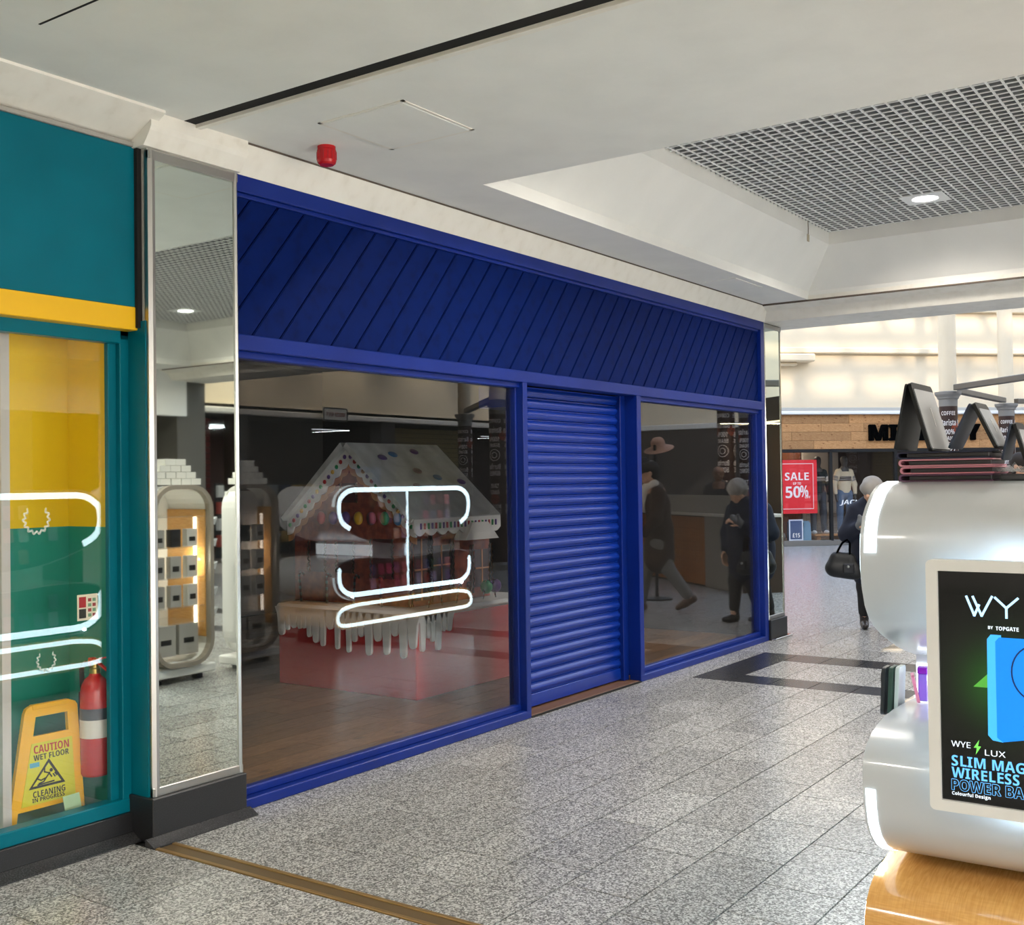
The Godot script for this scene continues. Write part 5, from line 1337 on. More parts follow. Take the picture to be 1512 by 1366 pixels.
	var pr := MB.new(); pr.prism(PackedVector2Array([Vector2(6.86, 1.10), Vector2(7.30, 1.10), Vector2(7.16, 1.235), Vector2(6.95, 1.235)]), 0.12, Transform3D(Basis(), V(0, 0, z1))); part(h, "porch_roof", pr, M.icing)
	var fz := z1 + 0.065
	var fp := PackedVector2Array([Vector2(gx1 + 0.05, ye), Vector2(gx - 0.05, ye)]); fp.append_array(wavy(Vector2(gx - 0.05, ye - 0.09), Vector2(gx1 + 0.05, ye - 0.09), -0.035, 8))
	var fm := MB.new(); fm.prism(fp, 0.016, Transform3D(Basis(), V(0, 0, fz))); part(h, "icing_fringe", fm, M.icing)
	for i in 22:
		var c := gx + 0.0 + (gx1 - gx) * (i + 0.5) / 22.0
		part(h, "sweet", boxm(V(c - 0.008, ye - 0.075, fz + 0.016), V(c + 0.008, ye - 0.03, fz + 0.026), 0.002), M.sw[i % 3])
	# marks on the roof: flat icing sweets
	var sd := Vector3(0, ya - ye, -0.665).normalized()
	var rn := Vector3(0, 0.665, ya - ye).normalized()
	var rb := Basis(V(1, 0, 0), sd, V(1, 0, 0).cross(sd))
	for q in [[6.52, 0.25, 0], [6.68, 0.2, 5], [6.98, 0.15, 4], [6.78, 0.45, 6], [7.2, 0.62, 0], [6.6, 0.68, 6], [6.95, 0.55, 5]]:
		var c: Vector3 = V(q[0], lerpf(ya, ye, q[1]) + 0.075, lerpf(zc, z1 + 0.06, q[1]) + 0.015)
		var m := MB.new(); m.ball(c, V(0.05, 0.035, 0.01), 14, 6, rb); part(h, "roof_sweet", m, M.sw[q[2]])
	# gumdrops and candy canes on the plinth
	for i in 4: candy_cane(h, V(6.25, 0.63, -2.3 + 0.28 * i), 0.20, 0.1 - 0.08 * (i % 3))
	for i in 6:
		candy_cane(h, V(6.38 + 0.17 * i, 0.63, -1.12), 0.13, 0.25 if i % 2 else -0.25)
	for q in [[7.12, 0], [7.24, 1]]:
		var m := MB.new(); m.ball(V(q[0], 0.72, -1.13), V(0.05, 0.055, 0.05), 14, 8); part(h, "gumdrop", m, M.sw[[2, 4][q[1]]])

# ---------------------------------------------------------------- things behind the teal shop's glass
func teal_props() -> void:
	# folding wet floor sign
	var s := thing("wet_floor_sign", "yellow folding CAUTION WET FLOOR sign standing behind the teal shop glass", "sign", V(2.80, 0.13, -0.30), -0.02)
	var lean := Basis(Vector3.RIGHT, -0.10)
	var yel := hexm("f0b400", 0.4)
	var outer := PackedVector2Array([Vector2(-0.185, 0.0), Vector2(-0.15, 0.0), Vector2(-0.14, 0.05), Vector2(0.13, 0.05), Vector2(0.135, 0.0), Vector2(0.17, 0.0), Vector2(0.165, 0.46), Vector2(0.155, 0.475), Vector2(0.13, 0.485), Vector2(-0.055, 0.485), Vector2(-0.075, 0.475), Vector2(-0.085, 0.455)])
	var cs := CSGCombiner3D.new(); cs.name = "panel"; s.add_child(cs); cs.transform = Transform3D(lean, Vector3.ZERO)
	var cp := CSGPolygon3D.new(); cp.polygon = outer; cp.depth = 0.022; cp.material = yel; cs.add_child(cp)
	var hole := CSGPolygon3D.new(); hole.operation = CSGShape3D.OPERATION_SUBTRACTION; hole.polygon = PackedVector2Array([Vector2(-0.052, 0.355), Vector2(0.115, 0.355), Vector2(0.115, 0.435), Vector2(-0.035, 0.435)]); hole.depth = 0.1; hole.position = V(0, 0, 0.05); hole.material = yel; cs.add_child(hole)
	var back := MB.new(); back.prism(outer, 0.02, Transform3D(Basis(Vector3.RIGHT, 0.12), V(0.0, 0, -0.13))); 
	part(s, "hinge", boxm(V(-0.05, 0.462, -0.075), V(0.13, 0.485, -0.045), 0.004), yel)
	var lm := Transform3D(lean, Vector3.ZERO)
	var sheet := MB.new(); sheet.prism(PackedVector2Array([Vector2(-0.125, 0.07), Vector2(0.128, 0.07), Vector2(0.128, 0.325), Vector2(-0.062, 0.325)]), 0.002, lm * Transform3D(Basis(), V(0, 0, 0.0005))); part(s, "printed_sheet", sheet, hexm("d2cc1e", 0.4), "lime yellow printed sheet")
	var blk := hexm("1c1a10", 0.5)
	var put := func(m, mm: Material, x: float, y: float) -> void:
		var o := part(s, "lettering", m, mm); o.transform = lm * Transform3D(Basis(V(1, 0, 0), V(0.0, 1, 0), V(0, 0, 1)), V(x, y, 0.0026))
	put.call(text("CAUTION", Vector2(0.165, 0.034), 0.001), hexm("b3261c", 0.5), 0.028, 0.298)
	put.call(text("WET FLOOR", Vector2(0.165, 0.024), 0.001), blk, 0.025, 0.264)
	put.call(text("CLEANING", Vector2(0.15, 0.026), 0.001), blk, 0.005, 0.112)
	put.call(text("IN PROGRESS", Vector2(0.15, 0.018), 0.001), blk, 0.0, 0.088)
	var A := PackedVector2Array([Vector2(-0.088, 0.0), Vector2(0.082, 0.0), Vector2(0.012, 0.115)]); var B := PackedVector2Array([Vector2(-0.070, 0.010), Vector2(0.064, 0.010), Vector2(0.010, 0.098)])
	put.call(ring_mesh(A, B, 0.001), blk, 0.0, 0.136)
	var man := MB.new()
	man.ball(V(0.020, 0.064, 0), V(0.008, 0.008, 0.001), 10, 6)
	for q in [[0.012, 0.055, -0.006, 0.036], [0.008, 0.054, -0.012, 0.062], [-0.012, 0.062, -0.010, 0.076], [-0.006, 0.036, -0.030, 0.030], [-0.030, 0.030, -0.044, 0.038], [-0.006, 0.036, -0.018, 0.022], [-0.018, 0.022, -0.040, 0.018], [0.010, 0.052, 0.020, 0.036], [0.028, 0.046, 0.036, 0.034], [0.036, 0.05, 0.044, 0.038], [-0.046, 0.013, 0.03, 0.016]]:
		var a := V(q[0], q[1], 0); var b := V(q[2], q[3], 0); man.box((a + b) / 2, V((b - a).length() + 0.004, 0.006, 0.001), 0.0, Basis(Vector3.BACK, atan2(b.y - a.y, b.x - a.x)))
	put.call(man, blk, 0.0, 0.136)
	put.call(boxm(V(-0.022, -0.01, 0), V(0.022, 0.01, 0.0008)), hexm("5aa9b8", 0.5), -0.055, 0.235)
	var nt := thing("paper_note", "pale green paper note lying against the foot of the wet floor sign", "note", V(2.87, 0.15, -0.225), 0.1)
	part(nt, "sheet", boxm(V(-0.045, 0.0, -0.001), V(0.04, 0.075, 0.001)), hexm("a9c79a", 0.7)).rotation.x = -0.25
	part(nt, "fold", boxm(V(-0.045, 0.0, 0.0), V(0.04, 0.0015, 0.03)), hexm("a9c79a", 0.7))
	# extinguisher on the side wall
	var e := thing("fire_extinguisher", "red fire extinguisher with black hose hung on the green side wall", "fire extinguisher", V(3.02, 0.27, -0.29))
	var redm := hexm("c01a1c", 0.25)
	var m := MB.new(); m.lathe([Vector2(0.0, 0.0), Vector2(0.058, 0.0), Vector2(0.064, 0.012), Vector2(0.064, 0.37), Vector2(0.058, 0.40), Vector2(0.044, 0.425), Vector2(0.026, 0.44), Vector2(0.022, 0.455)], 24, Transform3D(), true); part(e, "cylinder", m, redm)
	m = MB.new(); m.lathe([Vector2(0.0655, 0.17), Vector2(0.0655, 0.25)], 24); part(e, "label_band", m, hexm("d8d4cc", 0.5))
	m = MB.new(); m.lathe([Vector2(0.0658, 0.25), Vector2(0.0658, 0.30)], 24); part(e, "label_band", m, hexm("3a3c46", 0.5))
	m = MB.new(); m.lathe([Vector2(0.024, 0.45), Vector2(0.024, 0.47), Vector2(0.016, 0.475), Vector2(0.016, 0.50), Vector2(0.0, 0.505)], 16); part(e, "valve", m, hexm("b8a05a", 0.3, 0.9), "brass valve")
	m = MB.new(); m.box(V(0, 0.515, 0.035), V(0.022, 0.008, 0.15), 0.002, Basis(Vector3.RIGHT, -0.22)); m.box(V(0, 0.488, 0.05), V(0.018, 0.007, 0.12), 0.002, Basis(Vector3.RIGHT, 0.42)); m.box(V(0, 0.50, -0.02), V(0.026, 0.035, 0.03), 0.003); part(e, "handle", m, redm)
	m = MB.new(); m.tube([V(0, 0.48, -0.02), V(0, 0.49, -0.07), V(0, 0.46, -0.10), V(0, 0.38, -0.095), V(0, 0.30, -0.075), V(0, 0.18, -0.07)], 0.011, 8); part(e, "hose", m, M.black)
	m = MB.new(); m.tube([V(0, 0.36, -0.09), V(0, 0.20, -0.075)], 0.02, 10, false, 0.03); part(e, "horn", m, M.black)
	part(e, "bracket", boxm(V(0.05, 0.3, -0.02), V(0.08, 0.36, 0.02)), M.steel)
	# notice stuck inside the glass
	var n := thing("fire_notice", "small cream and red fire action notice on the teal shop glass", "notice", V(2.915, 1.03, -0.187))
	part(n, "sheet", boxm(V(-0.05, -0.056, -0.001), V(0.05, 0.056, 0.001)), hexm("e9dfc4", 0.6))
	part(n, "print", boxm(V(-0.042, 0.0, 0.001), V(-0.008, 0.046, 0.0016)), hexm("b3262a", 0.6)); part(n, "print", boxm(V(-0.042, -0.046, 0.001), V(-0.008, -0.006, 0.0016)), hexm("3c3a30", 0.6))
	for i in 4:
		for j in 2: part(n, "print", boxm(V(0.002 + 0.022 * j, -0.042 + 0.022 * i, 0.001), V(0.018 + 0.022 * j, -0.028 + 0.022 * i, 0.0016)), hexm(["7aa07a", "a0403c"][(i + j) % 2], 0.6))
	# laurel wreath marks on the glass
	for q in [[2.66, 1.42, 0.055], [2.70, 0.83, 0.04]]:
		var lw := thing("laurel_mark", "faint pale laurel wreath mark stuck on the teal shop glass", "decal", V(q[0], q[1], -0.158), 0.0, "laurel wreath marks on the teal shop glass")
		for k in 22:
			var a := lerpf(-PI * 0.5 - 2.3, -PI * 0.5 + 2.3, k / 21.0)
			var lf := MB.new(); lf.ball(V(cos(a) * q[2], sin(a) * q[2], 0), V(q[2] * 0.24, q[2] * 0.09, 0.0006), 8, 4, Basis(Vector3.BACK, a + (0.6 if k % 2 else 2.4)))
			part(lw, "leaf", lf, M.faint)
	# pale post inside at the left
	struct("trim_8", boxm(V(2.583, 0.13, -0.33), V(2.622, 2.5, -0.29)), hexm("b9b6b0", 0.6), "pale grey upright behind the glass")

# ---------------------------------------------------------------- figures: capsules blended on a grid and meshed as surface nets
# bone: [a, b, radius at a, radius at b, depth squash (1 = round, 1.4 = flatter front to back)]
func blend(bones: Array, cell: float, k := 0.03, into: MB = null) -> MB:
	var lo := Vector3(1e9, 1e9, 1e9); var hi := -lo
	for b in bones:
		var r: float = maxf(b[2], b[3]) + cell * 2.5 + 0.01
		for q in [b[0], b[1]]:
			lo = lo.min(q - Vector3.ONE * r); hi = hi.max(q + Vector3.ONE * r)
	var nx := int((hi.x - lo.x) / cell) + 2; var ny := int((hi.y - lo.y) / cell) + 2; var nz := int((hi.z - lo.z) / cell) + 2
	var g := PackedFloat32Array(); g.resize(nx * ny * nz); g.fill(1.0)
	for b in bones:
		var a: Vector3 = b[0]; var c: Vector3 = b[1]; var ra: float = b[2]; var rb: float = b[3]; var sq: float = b[4] if b.size() > 4 else 1.0
		var ab := c - a; var l2 := maxf(ab.length_squared(), 1e-9)
		var r := maxf(ra, rb) + k + cell * 2.0
		var p0 := (a.min(c) - Vector3.ONE * r - lo) / cell; var p1 := (a.max(c) + Vector3.ONE * r - lo) / cell
		for z in range(maxi(int(p0.z), 0), mini(int(p1.z) + 2, nz)):
			for y in range(maxi(int(p0.y), 0), mini(int(p1.y) + 2, ny)):
				for x in range(maxi(int(p0.x), 0), mini(int(p1.x) + 2, nx)):
					var p := lo + Vector3(x, y, z) * cell
					var h := clampf((p - a).dot(ab) / l2, 0.0, 1.0)
					var d := p - (a + ab * h)
					d.z *= sq
					var dist := d.length() - lerpf(ra, rb, h)
					var i := x + nx * (y + ny * z)
					var o := g[i]
					var w := maxf(k - absf(o - dist), 0.0) / k
					g[i] = minf(o, dist) - w * w * k * 0.25
	var m := into if into else MB.new()
	var vid := {}
	var vs := PackedVector3Array(); var ns := PackedVector3Array()
	var offs := [0, 1, nx, nx + 1, nx * ny, nx * ny + 1, nx * ny + nx, nx * ny + nx + 1]
	var edges := [[0, 1], [2, 3], [4, 5], [6, 7], [0, 2], [1, 3], [4, 6], [5, 7], [0, 4], [1, 5], [2, 6], [3, 7]]
	for z in nz - 1:
		for y in ny - 1:
			for x in nx - 1:
				var i := x + nx * (y + ny * z)
				var s := 0
				for o in offs:
					if g[i + o] < 0.0: s += 1
				if s == 0 or s == 8: continue
				var acc := Vector3.ZERO; var cnt := 0
				for e in edges:
					var u := g[i + offs[e[0]]]; var w := g[i + offs[e[1]]]
					if (u < 0.0) != (w < 0.0):
						var t := u / (u - w)
						var ca := Vector3(e[0] & 1, (e[0] >> 1) & 1, (e[0] >> 2) & 1); var cb := Vector3(e[1] & 1, (e[1] >> 1) & 1, (e[1] >> 2) & 1)
						acc += ca.lerp(cb, t); cnt += 1
				vid[i] = vs.size()
				vs.append(lo + (Vector3(x, y, z) + acc / cnt) * cell)
				var gr := Vector3(g[i + 1] + g[i + 1 + nx] + g[i + 1 + nx * ny] + g[i + 1 + nx + nx * ny] - g[i] - g[i + nx] - g[i + nx * ny] - g[i + nx + nx * ny],
					g[i + nx] + g[i + nx + 1] + g[i + nx + nx * ny] + g[i + nx + 1 + nx * ny] - g[i] - g[i + 1] - g[i + nx * ny] - g[i + 1 + nx * ny],
					g[i + nx * ny] + g[i + nx * ny + 1] + g[i + nx * ny + nx] + g[i + nx * ny + nx + 1] - g[i] - g[i + 1] - g[i + nx] - g[i + nx + 1])
				ns.append(gr.normalized())
	var st := [1, nx, nx * ny]
	for i in vid:
		for ax in 3:
			var o1: int = st[(ax + 1) % 3]; var o2: int = st[(ax + 2) % 3]
			var j: int = i + o1 + o2                         # edge from corner (1,1) of the two other axes
			if j + st[ax] >= g.size(): continue
			var u := g[j]; var w := g[j + st[ax]]
			if (u < 0.0) == (w < 0.0): continue
			if not (vid.has(i + o1) and vid.has(i + o2) and vid.has(j)): continue
			var q := [vid[i], vid[i + o1], vid[j], vid[i + o2]]
			if u >= 0.0: q.reverse()
			m.smooth(vs[q[0]], vs[q[1]], vs[q[2]], ns[q[0]], ns[q[1]], ns[q[2]])
			m.smooth(vs[q[0]], vs[q[2]], vs[q[3]], ns[q[0]], ns[q[2]], ns[q[3]])
	return m

func hand(m: MB, wrist: Vector3, dir: Vector3, palm_n: Vector3, curl: float, scale := 1.0) -> void:
	var d := dir.normalized(); var s := d.cross(palm_n).normalized(); var n := s.cross(d).normalized()
	var bones := []
	var base := wrist + d * 0.045 * scale
	for i in 4:
		var o := (i - 1.5) * 0.019 * scale
		bones.append([wrist + s * o * 0.7, base + s * o + d * 0.03 * scale, 0.014 * scale, 0.011 * scale])
		var len: float = [0.034, 0.040, 0.038, 0.030][i] * scale
		var p0 := base + s * o + d * 0.035 * scale
		var a1 := curl * 0.5; var p1 := p0 + (d * cos(a1) + n * sin(a1)) * len
		var a2 := curl * 1.3; var p2 := p1 + (d * cos(a2) + n * sin(a2)) * len * 0.8
		var a3 := curl * 1.9; var p3 := p2 + (d * cos(a3) + n * sin(a3)) * len * 0.6
		bones.append([p0, p1, 0.010 * scale, 0.009 * scale]); bones.append([p1, p2, 0.009 * scale, 0.0085 * scale]); bones.append([p2, p3, 0.0085 * scale, 0.0075 * scale])
	var t0 := wrist + d * 0.02 * scale - s * 0.026 * scale
	var t1 := t0 + (d * 0.6 - s * 0.75 + n * 0.3).normalized() * 0.036 * scale
	var t2 := t1 + (d * 0.9 - s * 0.2 + n * 0.4).normalized() * 0.032 * scale
	bones.append([wrist, t0, 0.018 * scale, 0.014 * scale]); bones.append([t0, t1, 0.013 * scale, 0.011 * scale]); bones.append([t1, t2, 0.011 * scale, 0.009 * scale])
	blend(bones, 0.0055, 0.006, m)

func head(m: MB, c: Vector3, b: Basis, s := 1.0) -> void:
	# skull, jaw, nose, brows, lips, ears; c is the middle of the head, b turns it (z = face)
	var L := func(x: float, y: float, z: float) -> Vector3: return c + b * (V(x, y, z) * s)
	var bones := [[L.call(0, 0.03, -0.015), L.call(0, 0.02, 0.02), 0.088 * s, 0.076 * s], [L.call(0, -0.02, 0.03), L.call(0, -0.075, 0.055), 0.064 * s, 0.036 * s], [L.call(0.03, -0.05, 0.02), L.call(-0.03, -0.05, 0.02), 0.045 * s, 0.045 * s],
		[L.call(0, 0.012, 0.088), L.call(0, -0.018, 0.108), 0.010 * s, 0.014 * s], [L.call(-0.03, 0.028, 0.078), L.call(0.03, 0.028, 0.078), 0.014 * s, 0.014 * s], [L.call(-0.018, -0.046, 0.086), L.call(0.018, -0.046, 0.086), 0.009 * s, 0.009 * s],
		[L.call(0.08, 0.012, -0.01), L.call(0.082, -0.03, -0.004), 0.016 * s, 0.011 * s], [L.call(-0.08, 0.012, -0.01), L.call(-0.082, -0.03, -0.004), 0.016 * s, 0.011 * s], [L.call(0, -0.06, -0.01), L.call(0, -0.15, -0.03), 0.056 * s, 0.058 * s]]
	blend(bones, 0.009, 0.014, m)
func eyes(p: Node, c: Vector3, b: Basis, s := 1.0) -> void:
	for x in [-0.031, 0.031]:
		var m := MB.new(); m.ball(c + b * (V(x, 0.006, 0.076) * s), V(0.012, 0.009, 0.010) * s, 10, 6); part(p, "eye", m, hexm("efece6", 0.3))
		m = MB.new(); m.ball(c + b * (V(x, 0.006, 0.084) * s), V(0.005, 0.006, 0.004) * s, 8, 5); part(p, "iris", m, hexm("2e241d", 0.3))
func shoe(bones: Array, heel: Vector3, toe: Vector3, r := 0.04) -> void:
	bones.append([heel, heel.lerp(toe, 0.6), r, r * 0.95]); bones.append([heel.lerp(toe, 0.5), toe, r * 0.95, r * 0.72])

func people() -> void:
	# --- woman with the black bag, standing past the mirrored pillar
	var skin := hexm("d9a98c", 0.55)
	var w := thing("person", "person with grey hair and navy coat carrying a black bag past the far pillar", "person", V(11.33, 0, 0.62), atan2(-0.93, 0.36))
	var hb := Basis(Vector3.UP, -0.5) * Basis(Vector3.RIGHT, 0.3)
	var hc := V(0, 1.40, 0.08)
	var m := MB.new()
	blend([[V(0, 1.30, 0.03), V(0, 1.18, -0.01), 0.05, 0.07], [V(0, 1.18, 0), V(0, 0.86, -0.02), 0.12, 0.12, 1.3], [V(-0.15, 1.19, 0), V(-0.22, 0.97, 0.0), 0.045, 0.04], [V(-0.22, 0.97, 0.0), V(-0.12, 1.06, 0.17), 0.04, 0.03], [V(0.15, 1.17, 0), V(0.20, 0.94, 0.0), 0.045, 0.04], [V(0.20, 0.94, 0), V(0.17, 0.76, 0.10), 0.04, 0.03],
		[V(0.08, 0.84, 0), V(0.08, 0.44, 0.05), 0.08, 0.055], [V(0.08, 0.44, 0.05), V(0.08, 0.08, 0.08), 0.055, 0.04], [V(-0.08, 0.84, 0), V(-0.08, 0.44, -0.02), 0.08, 0.055], [V(-0.08, 0.44, -0.02), V(-0.08, 0.09, -0.14), 0.055, 0.04]], 0.018, 0.03, m)
	head(m, hc, hb); hand(m, V(-0.12, 1.06, 0.18), V(0.5, 0.5, 0.6), V(0.7, -0.6, -0.1), 0.9); hand(m, V(0.17, 0.75, 0.11), V(0.0, -1, 0.2), V(-1, 0, 0), 0.6)
	part(w, "body", m, skin)
	eyes(w, hc, hb)
	part(w, "coat", blend([[V(0, 1.25, 0.0), V(0, 1.12, -0.01), 0.12, 0.18, 1.2], [V(0, 1.12, 0.0), V(0, 0.80, -0.03), 0.19, 0.20, 1.15], [V(0, 0.80, -0.03), V(0, 0.60, -0.03), 0.20, 0.205, 1.15], [V(-0.14, 1.21, 0), V(-0.245, 0.97, 0.0), 0.09, 0.078], [V(-0.245, 0.97, 0.0), V(-0.15, 1.04, 0.13), 0.074, 0.058], [V(0.14, 1.20, 0), V(0.24, 0.95, 0), 0.088, 0.075], [V(0.24, 0.95, 0), V(0.18, 0.79, 0.09), 0.072, 0.054], [V(-0.05, 1.28, 0.04), V(0.05, 1.28, 0.04), 0.068, 0.068]], 0.016, 0.05), hexm("12182c", 0.8), "navy coat")
	part(w, "trousers", blend([[V(0.08, 0.70, 0), V(0.08, 0.44, 0.05), 0.10, 0.078], [V(0.08, 0.44, 0.05), V(0.08, 0.16, 0.075), 0.076, 0.058], [V(-0.08, 0.70, 0), V(-0.08, 0.44, -0.02), 0.10, 0.078], [V(-0.08, 0.44, -0.02), V(-0.08, 0.17, -0.12), 0.076, 0.058]], 0.016, 0.03), hexm("1d1b1c", 0.85))
	var bt := []
	shoe(bt, V(0.08, 0.042, 0.05), V(0.08, 0.036, 0.23)); bt.append([V(0.08, 0.22, 0.075), V(0.08, 0.05, 0.06), 0.055, 0.042])
	shoe(bt, V(-0.08, 0.045, -0.17), V(-0.08, 0.036, 0.0)); bt.append([V(-0.08, 0.22, -0.115), V(-0.08, 0.05, -0.15), 0.055, 0.042])
	part(w, "boots", blend(bt, 0.012, 0.02), hexm("241c18", 0.4))
	var locks := []
	var rg0 := RandomNumberGenerator.new(); rg0.seed = 77
	for i in 26:
		var th := rg0.randf_range(-PI, PI); var ph := rg0.randf_range(-0.1, 1.3)
		var dr := V(cos(ph) * sin(th), sin(ph), -absf(cos(ph) * cos(th)) * 0.9 + 0.25)
		var c0: Vector3 = hc + hb * (V(0, 0.03, -0.02) + dr * 0.088)
		locks.append([c0, c0 + hb * V(rg0.randf_range(-0.02, 0.02), -0.03, rg0.randf_range(-0.015, 0.015)), 0.024, 0.012])
	part(w, "hair", blend(locks + [[hc + hb * V(0, 0.045, -0.03), hc + hb * V(0, 0.05, 0.03), 0.098, 0.086], [hc + hb * V(0, -0.02, -0.06), hc + hb * V(0, 0.05, -0.05), 0.078, 0.09], [hc + hb * V(0.07, 0.03, 0.0), hc + hb * V(0.07, -0.03, -0.03), 0.04, 0.03], [hc + hb * V(-0.07, 0.03, 0.0), hc + hb * V(-0.07, -0.03, -0.03), 0.04, 0.03]], 0.011, 0.03), hexm("9d9791", 0.9), "short grey hair")
	part(w, "scarf", blend([[V(-0.07, 1.29, 0.03), V(0, 1.26, 0.10), 0.038, 0.04], [V(0, 1.26, 0.10), V(0.07, 1.29, 0.03), 0.04, 0.038], [V(0.07, 1.29, 0.03), V(0, 1.31, -0.05), 0.038, 0.038], [V(0, 1.31, -0.05), V(-0.07, 1.29, 0.03), 0.038, 0.038]], 0.012, 0.02), hexm("2a2e3c", 0.9))
	part(w, "glove", blend([[V(-0.135, 1.05, 0.15), V(-0.10, 1.10, 0.20), 0.044, 0.05], [V(-0.10, 1.10, 0.20), V(-0.07, 1.14, 0.23), 0.045, 0.032], [V(-0.12, 1.11, 0.19), V(-0.13, 1.16, 0.21), 0.024, 0.018]], 0.010, 0.02), hexm("6d6f73", 0.85), "grey knitted glove")
	# bag in the crook of her arm
	var bg := thing("shoulder_bag", "black soft bag hanging from the arm of the person in the navy coat", "bag", w.transform * V(-0.30, 0.53, 0.20), w.rotation.y)
	var bm := blend([[V(-0.07, 0.11, 0.0), V(0.09, 0.09, 0.0), 0.09, 0.09, 1.3], [V(-0.05, 0.20, 0.0), V(0.06, 0.19, 0.0), 0.07, 0.075, 1.5], [V(-0.10, 0.10, 0.0), V(0.13, 0.055, 0.0), 0.06, 0.055], [V(-0.06, 0.22, 0), V(-0.11, 0.12, 0), 0.05, 0.05]], 0.014, 0.03)
	part(bg, "pouch", bm, hexm("0d0e12", 0.55))
	for s in [-1, 1]:
		var tb := MB.new(); tb.tube([V(-0.06, 0.25, 0.025 * s), V(0.0, 0.36, 0.02 * s), V(0.05, 0.395, 0.015 * s), V(0.075, 0.36, 0.02 * s), V(0.07, 0.25, 0.025 * s)], 0.011, 6); part(bg, "strap", tb, hexm("101116", 0.6))
	part(bg, "pocket", boxm(V(0.0, 0.06, 0.055), V(0.11, 0.16, 0.085), 0.012), hexm("15161c", 0.5))
	var pn := MB.new(); pn.ball(V(0.05, 0.13, 0.087), V(0.014, 0.014, 0.005)); part(bg, "stud", pn, M.steel)
	# --- man walking across the corridor mouth, seen in the glass
	var k := thing("person", "person in a long brown coat and white scarf walking through the corridor mouth", "person", V(11.78, 0, 1.9), atan2(-0.574, 0.82))
	hb = Basis(Vector3.RIGHT, 0.10); hc = V(0, 1.62, 0.09); m = MB.new()
	blend([[V(0, 1.52, 0.05), V(0, 1.38, 0.0), 0.055, 0.075], [V(0, 1.38, 0), V(0, 0.98, -0.03), 0.14, 0.13, 1.3], [V(0.18, 1.38, 0), V(0.24, 1.10, -0.06), 0.05, 0.045], [V(0.24, 1.10, -0.06), V(0.22, 0.86, 0.05), 0.045, 0.033], [V(-0.18, 1.38, 0), V(-0.23, 1.10, 0.04), 0.05, 0.045], [V(-0.23, 1.10, 0.04), V(-0.20, 0.90, 0.20), 0.045, 0.033],
		[V(0.09, 0.94, 0), V(0.09, 0.50, 0.12), 0.09, 0.06], [V(0.09, 0.50, 0.12), V(0.09, 0.09, 0.20), 0.06, 0.045], [V(-0.09, 0.94, 0), V(-0.09, 0.52, -0.10), 0.09, 0.06], [V(-0.09, 0.52, -0.10), V(-0.09, 0.16, -0.36), 0.06, 0.045]], 0.018, 0.03, m)
	head(m, hc, hb); hand(m, V(0.22, 0.85, 0.05), V(0, -1, 0.15), V(-1, 0, 0.2), 0.5); hand(m, V(-0.20, 0.89, 0.21), V(0.05, -0.6, 0.8), V(1, 0, 0), 0.6)
	part(k, "body", m, hexm("c99b7f", 0.55)); eyes(k, hc, hb)
	part(k, "coat", blend([[V(0, 1.42, 0.0), V(0, 1.25, -0.01), 0.12, 0.175, 1.25], [V(0, 1.25, -0.01), V(0, 0.95, -0.03), 0.175, 0.18, 1.2], [V(0, 0.95, -0.03), V(0, 0.64, -0.02), 0.18, 0.2, 1.1], [V(0.15, 1.39, 0), V(0.25, 1.10, -0.06), 0.085, 0.072], [V(0.25, 1.10, -0.06), V(0.225, 0.90, 0.03), 0.07, 0.055], [V(-0.15, 1.39, 0), V(-0.25, 1.10, 0.04), 0.085, 0.072], [V(-0.25, 1.10, 0.04), V(-0.205, 0.93, 0.17), 0.07, 0.055]], 0.017, 0.05), hexm("3b2a1e", 0.85), "long brown coat")
	part(k, "trousers", blend([[V(0.09, 0.80, 0.03), V(0.09, 0.50, 0.12), 0.11, 0.085], [V(0.09, 0.50, 0.12), V(0.09, 0.14, 0.19), 0.082, 0.068], [V(-0.09, 0.80, 0), V(-0.09, 0.52, -0.10), 0.11, 0.085], [V(-0.09, 0.52, -0.10), V(-0.09, 0.20, -0.33), 0.082, 0.066]], 0.016, 0.03), hexm("77736e", 0.9))
	bt = []; shoe(bt, V(0.09, 0.048, 0.16), V(0.09, 0.042, 0.38), 0.048); shoe(bt, V(-0.09, 0.15, -0.40), V(-0.09, 0.048, -0.22), 0.048)
	part(k, "shoes", blend(bt, 0.012, 0.02), hexm("4a3020", 0.45))
	part(k, "hair", blend([[hc + hb * V(0, 0.05, -0.03), hc + hb * V(0, 0.055, 0.03), 0.094, 0.082], [hc + hb * V(0, -0.02, -0.06), hc + hb * V(0, 0.05, -0.05), 0.07, 0.088]], 0.011, 0.03), hexm("241d1a", 0.8))
	part(k, "scarf", blend([[V(-0.08, 1.50, 0.03), V(0, 1.46, 0.11), 0.04, 0.042], [V(0, 1.46, 0.11), V(0.08, 1.50, 0.03), 0.042, 0.04], [V(0.08, 1.50, 0.03), V(-0.08, 1.50, 0.03), 0.05, 0.05], [V(0.03, 1.46, 0.13), V(0.05, 1.20, 0.15), 0.045, 0.04]], 0.012, 0.02), hexm("d8d2c8", 0.9), "white scarf")
	# --- shop assistant behind the counter
	var a := thing("person", "person in a dark suit standing behind the slatted counter", "person", V(16.6, 0, 3.3), atan2(-0.9, -0.43))
	hb = Basis(); hc = V(0, 1.63, 0.04); m = MB.new()
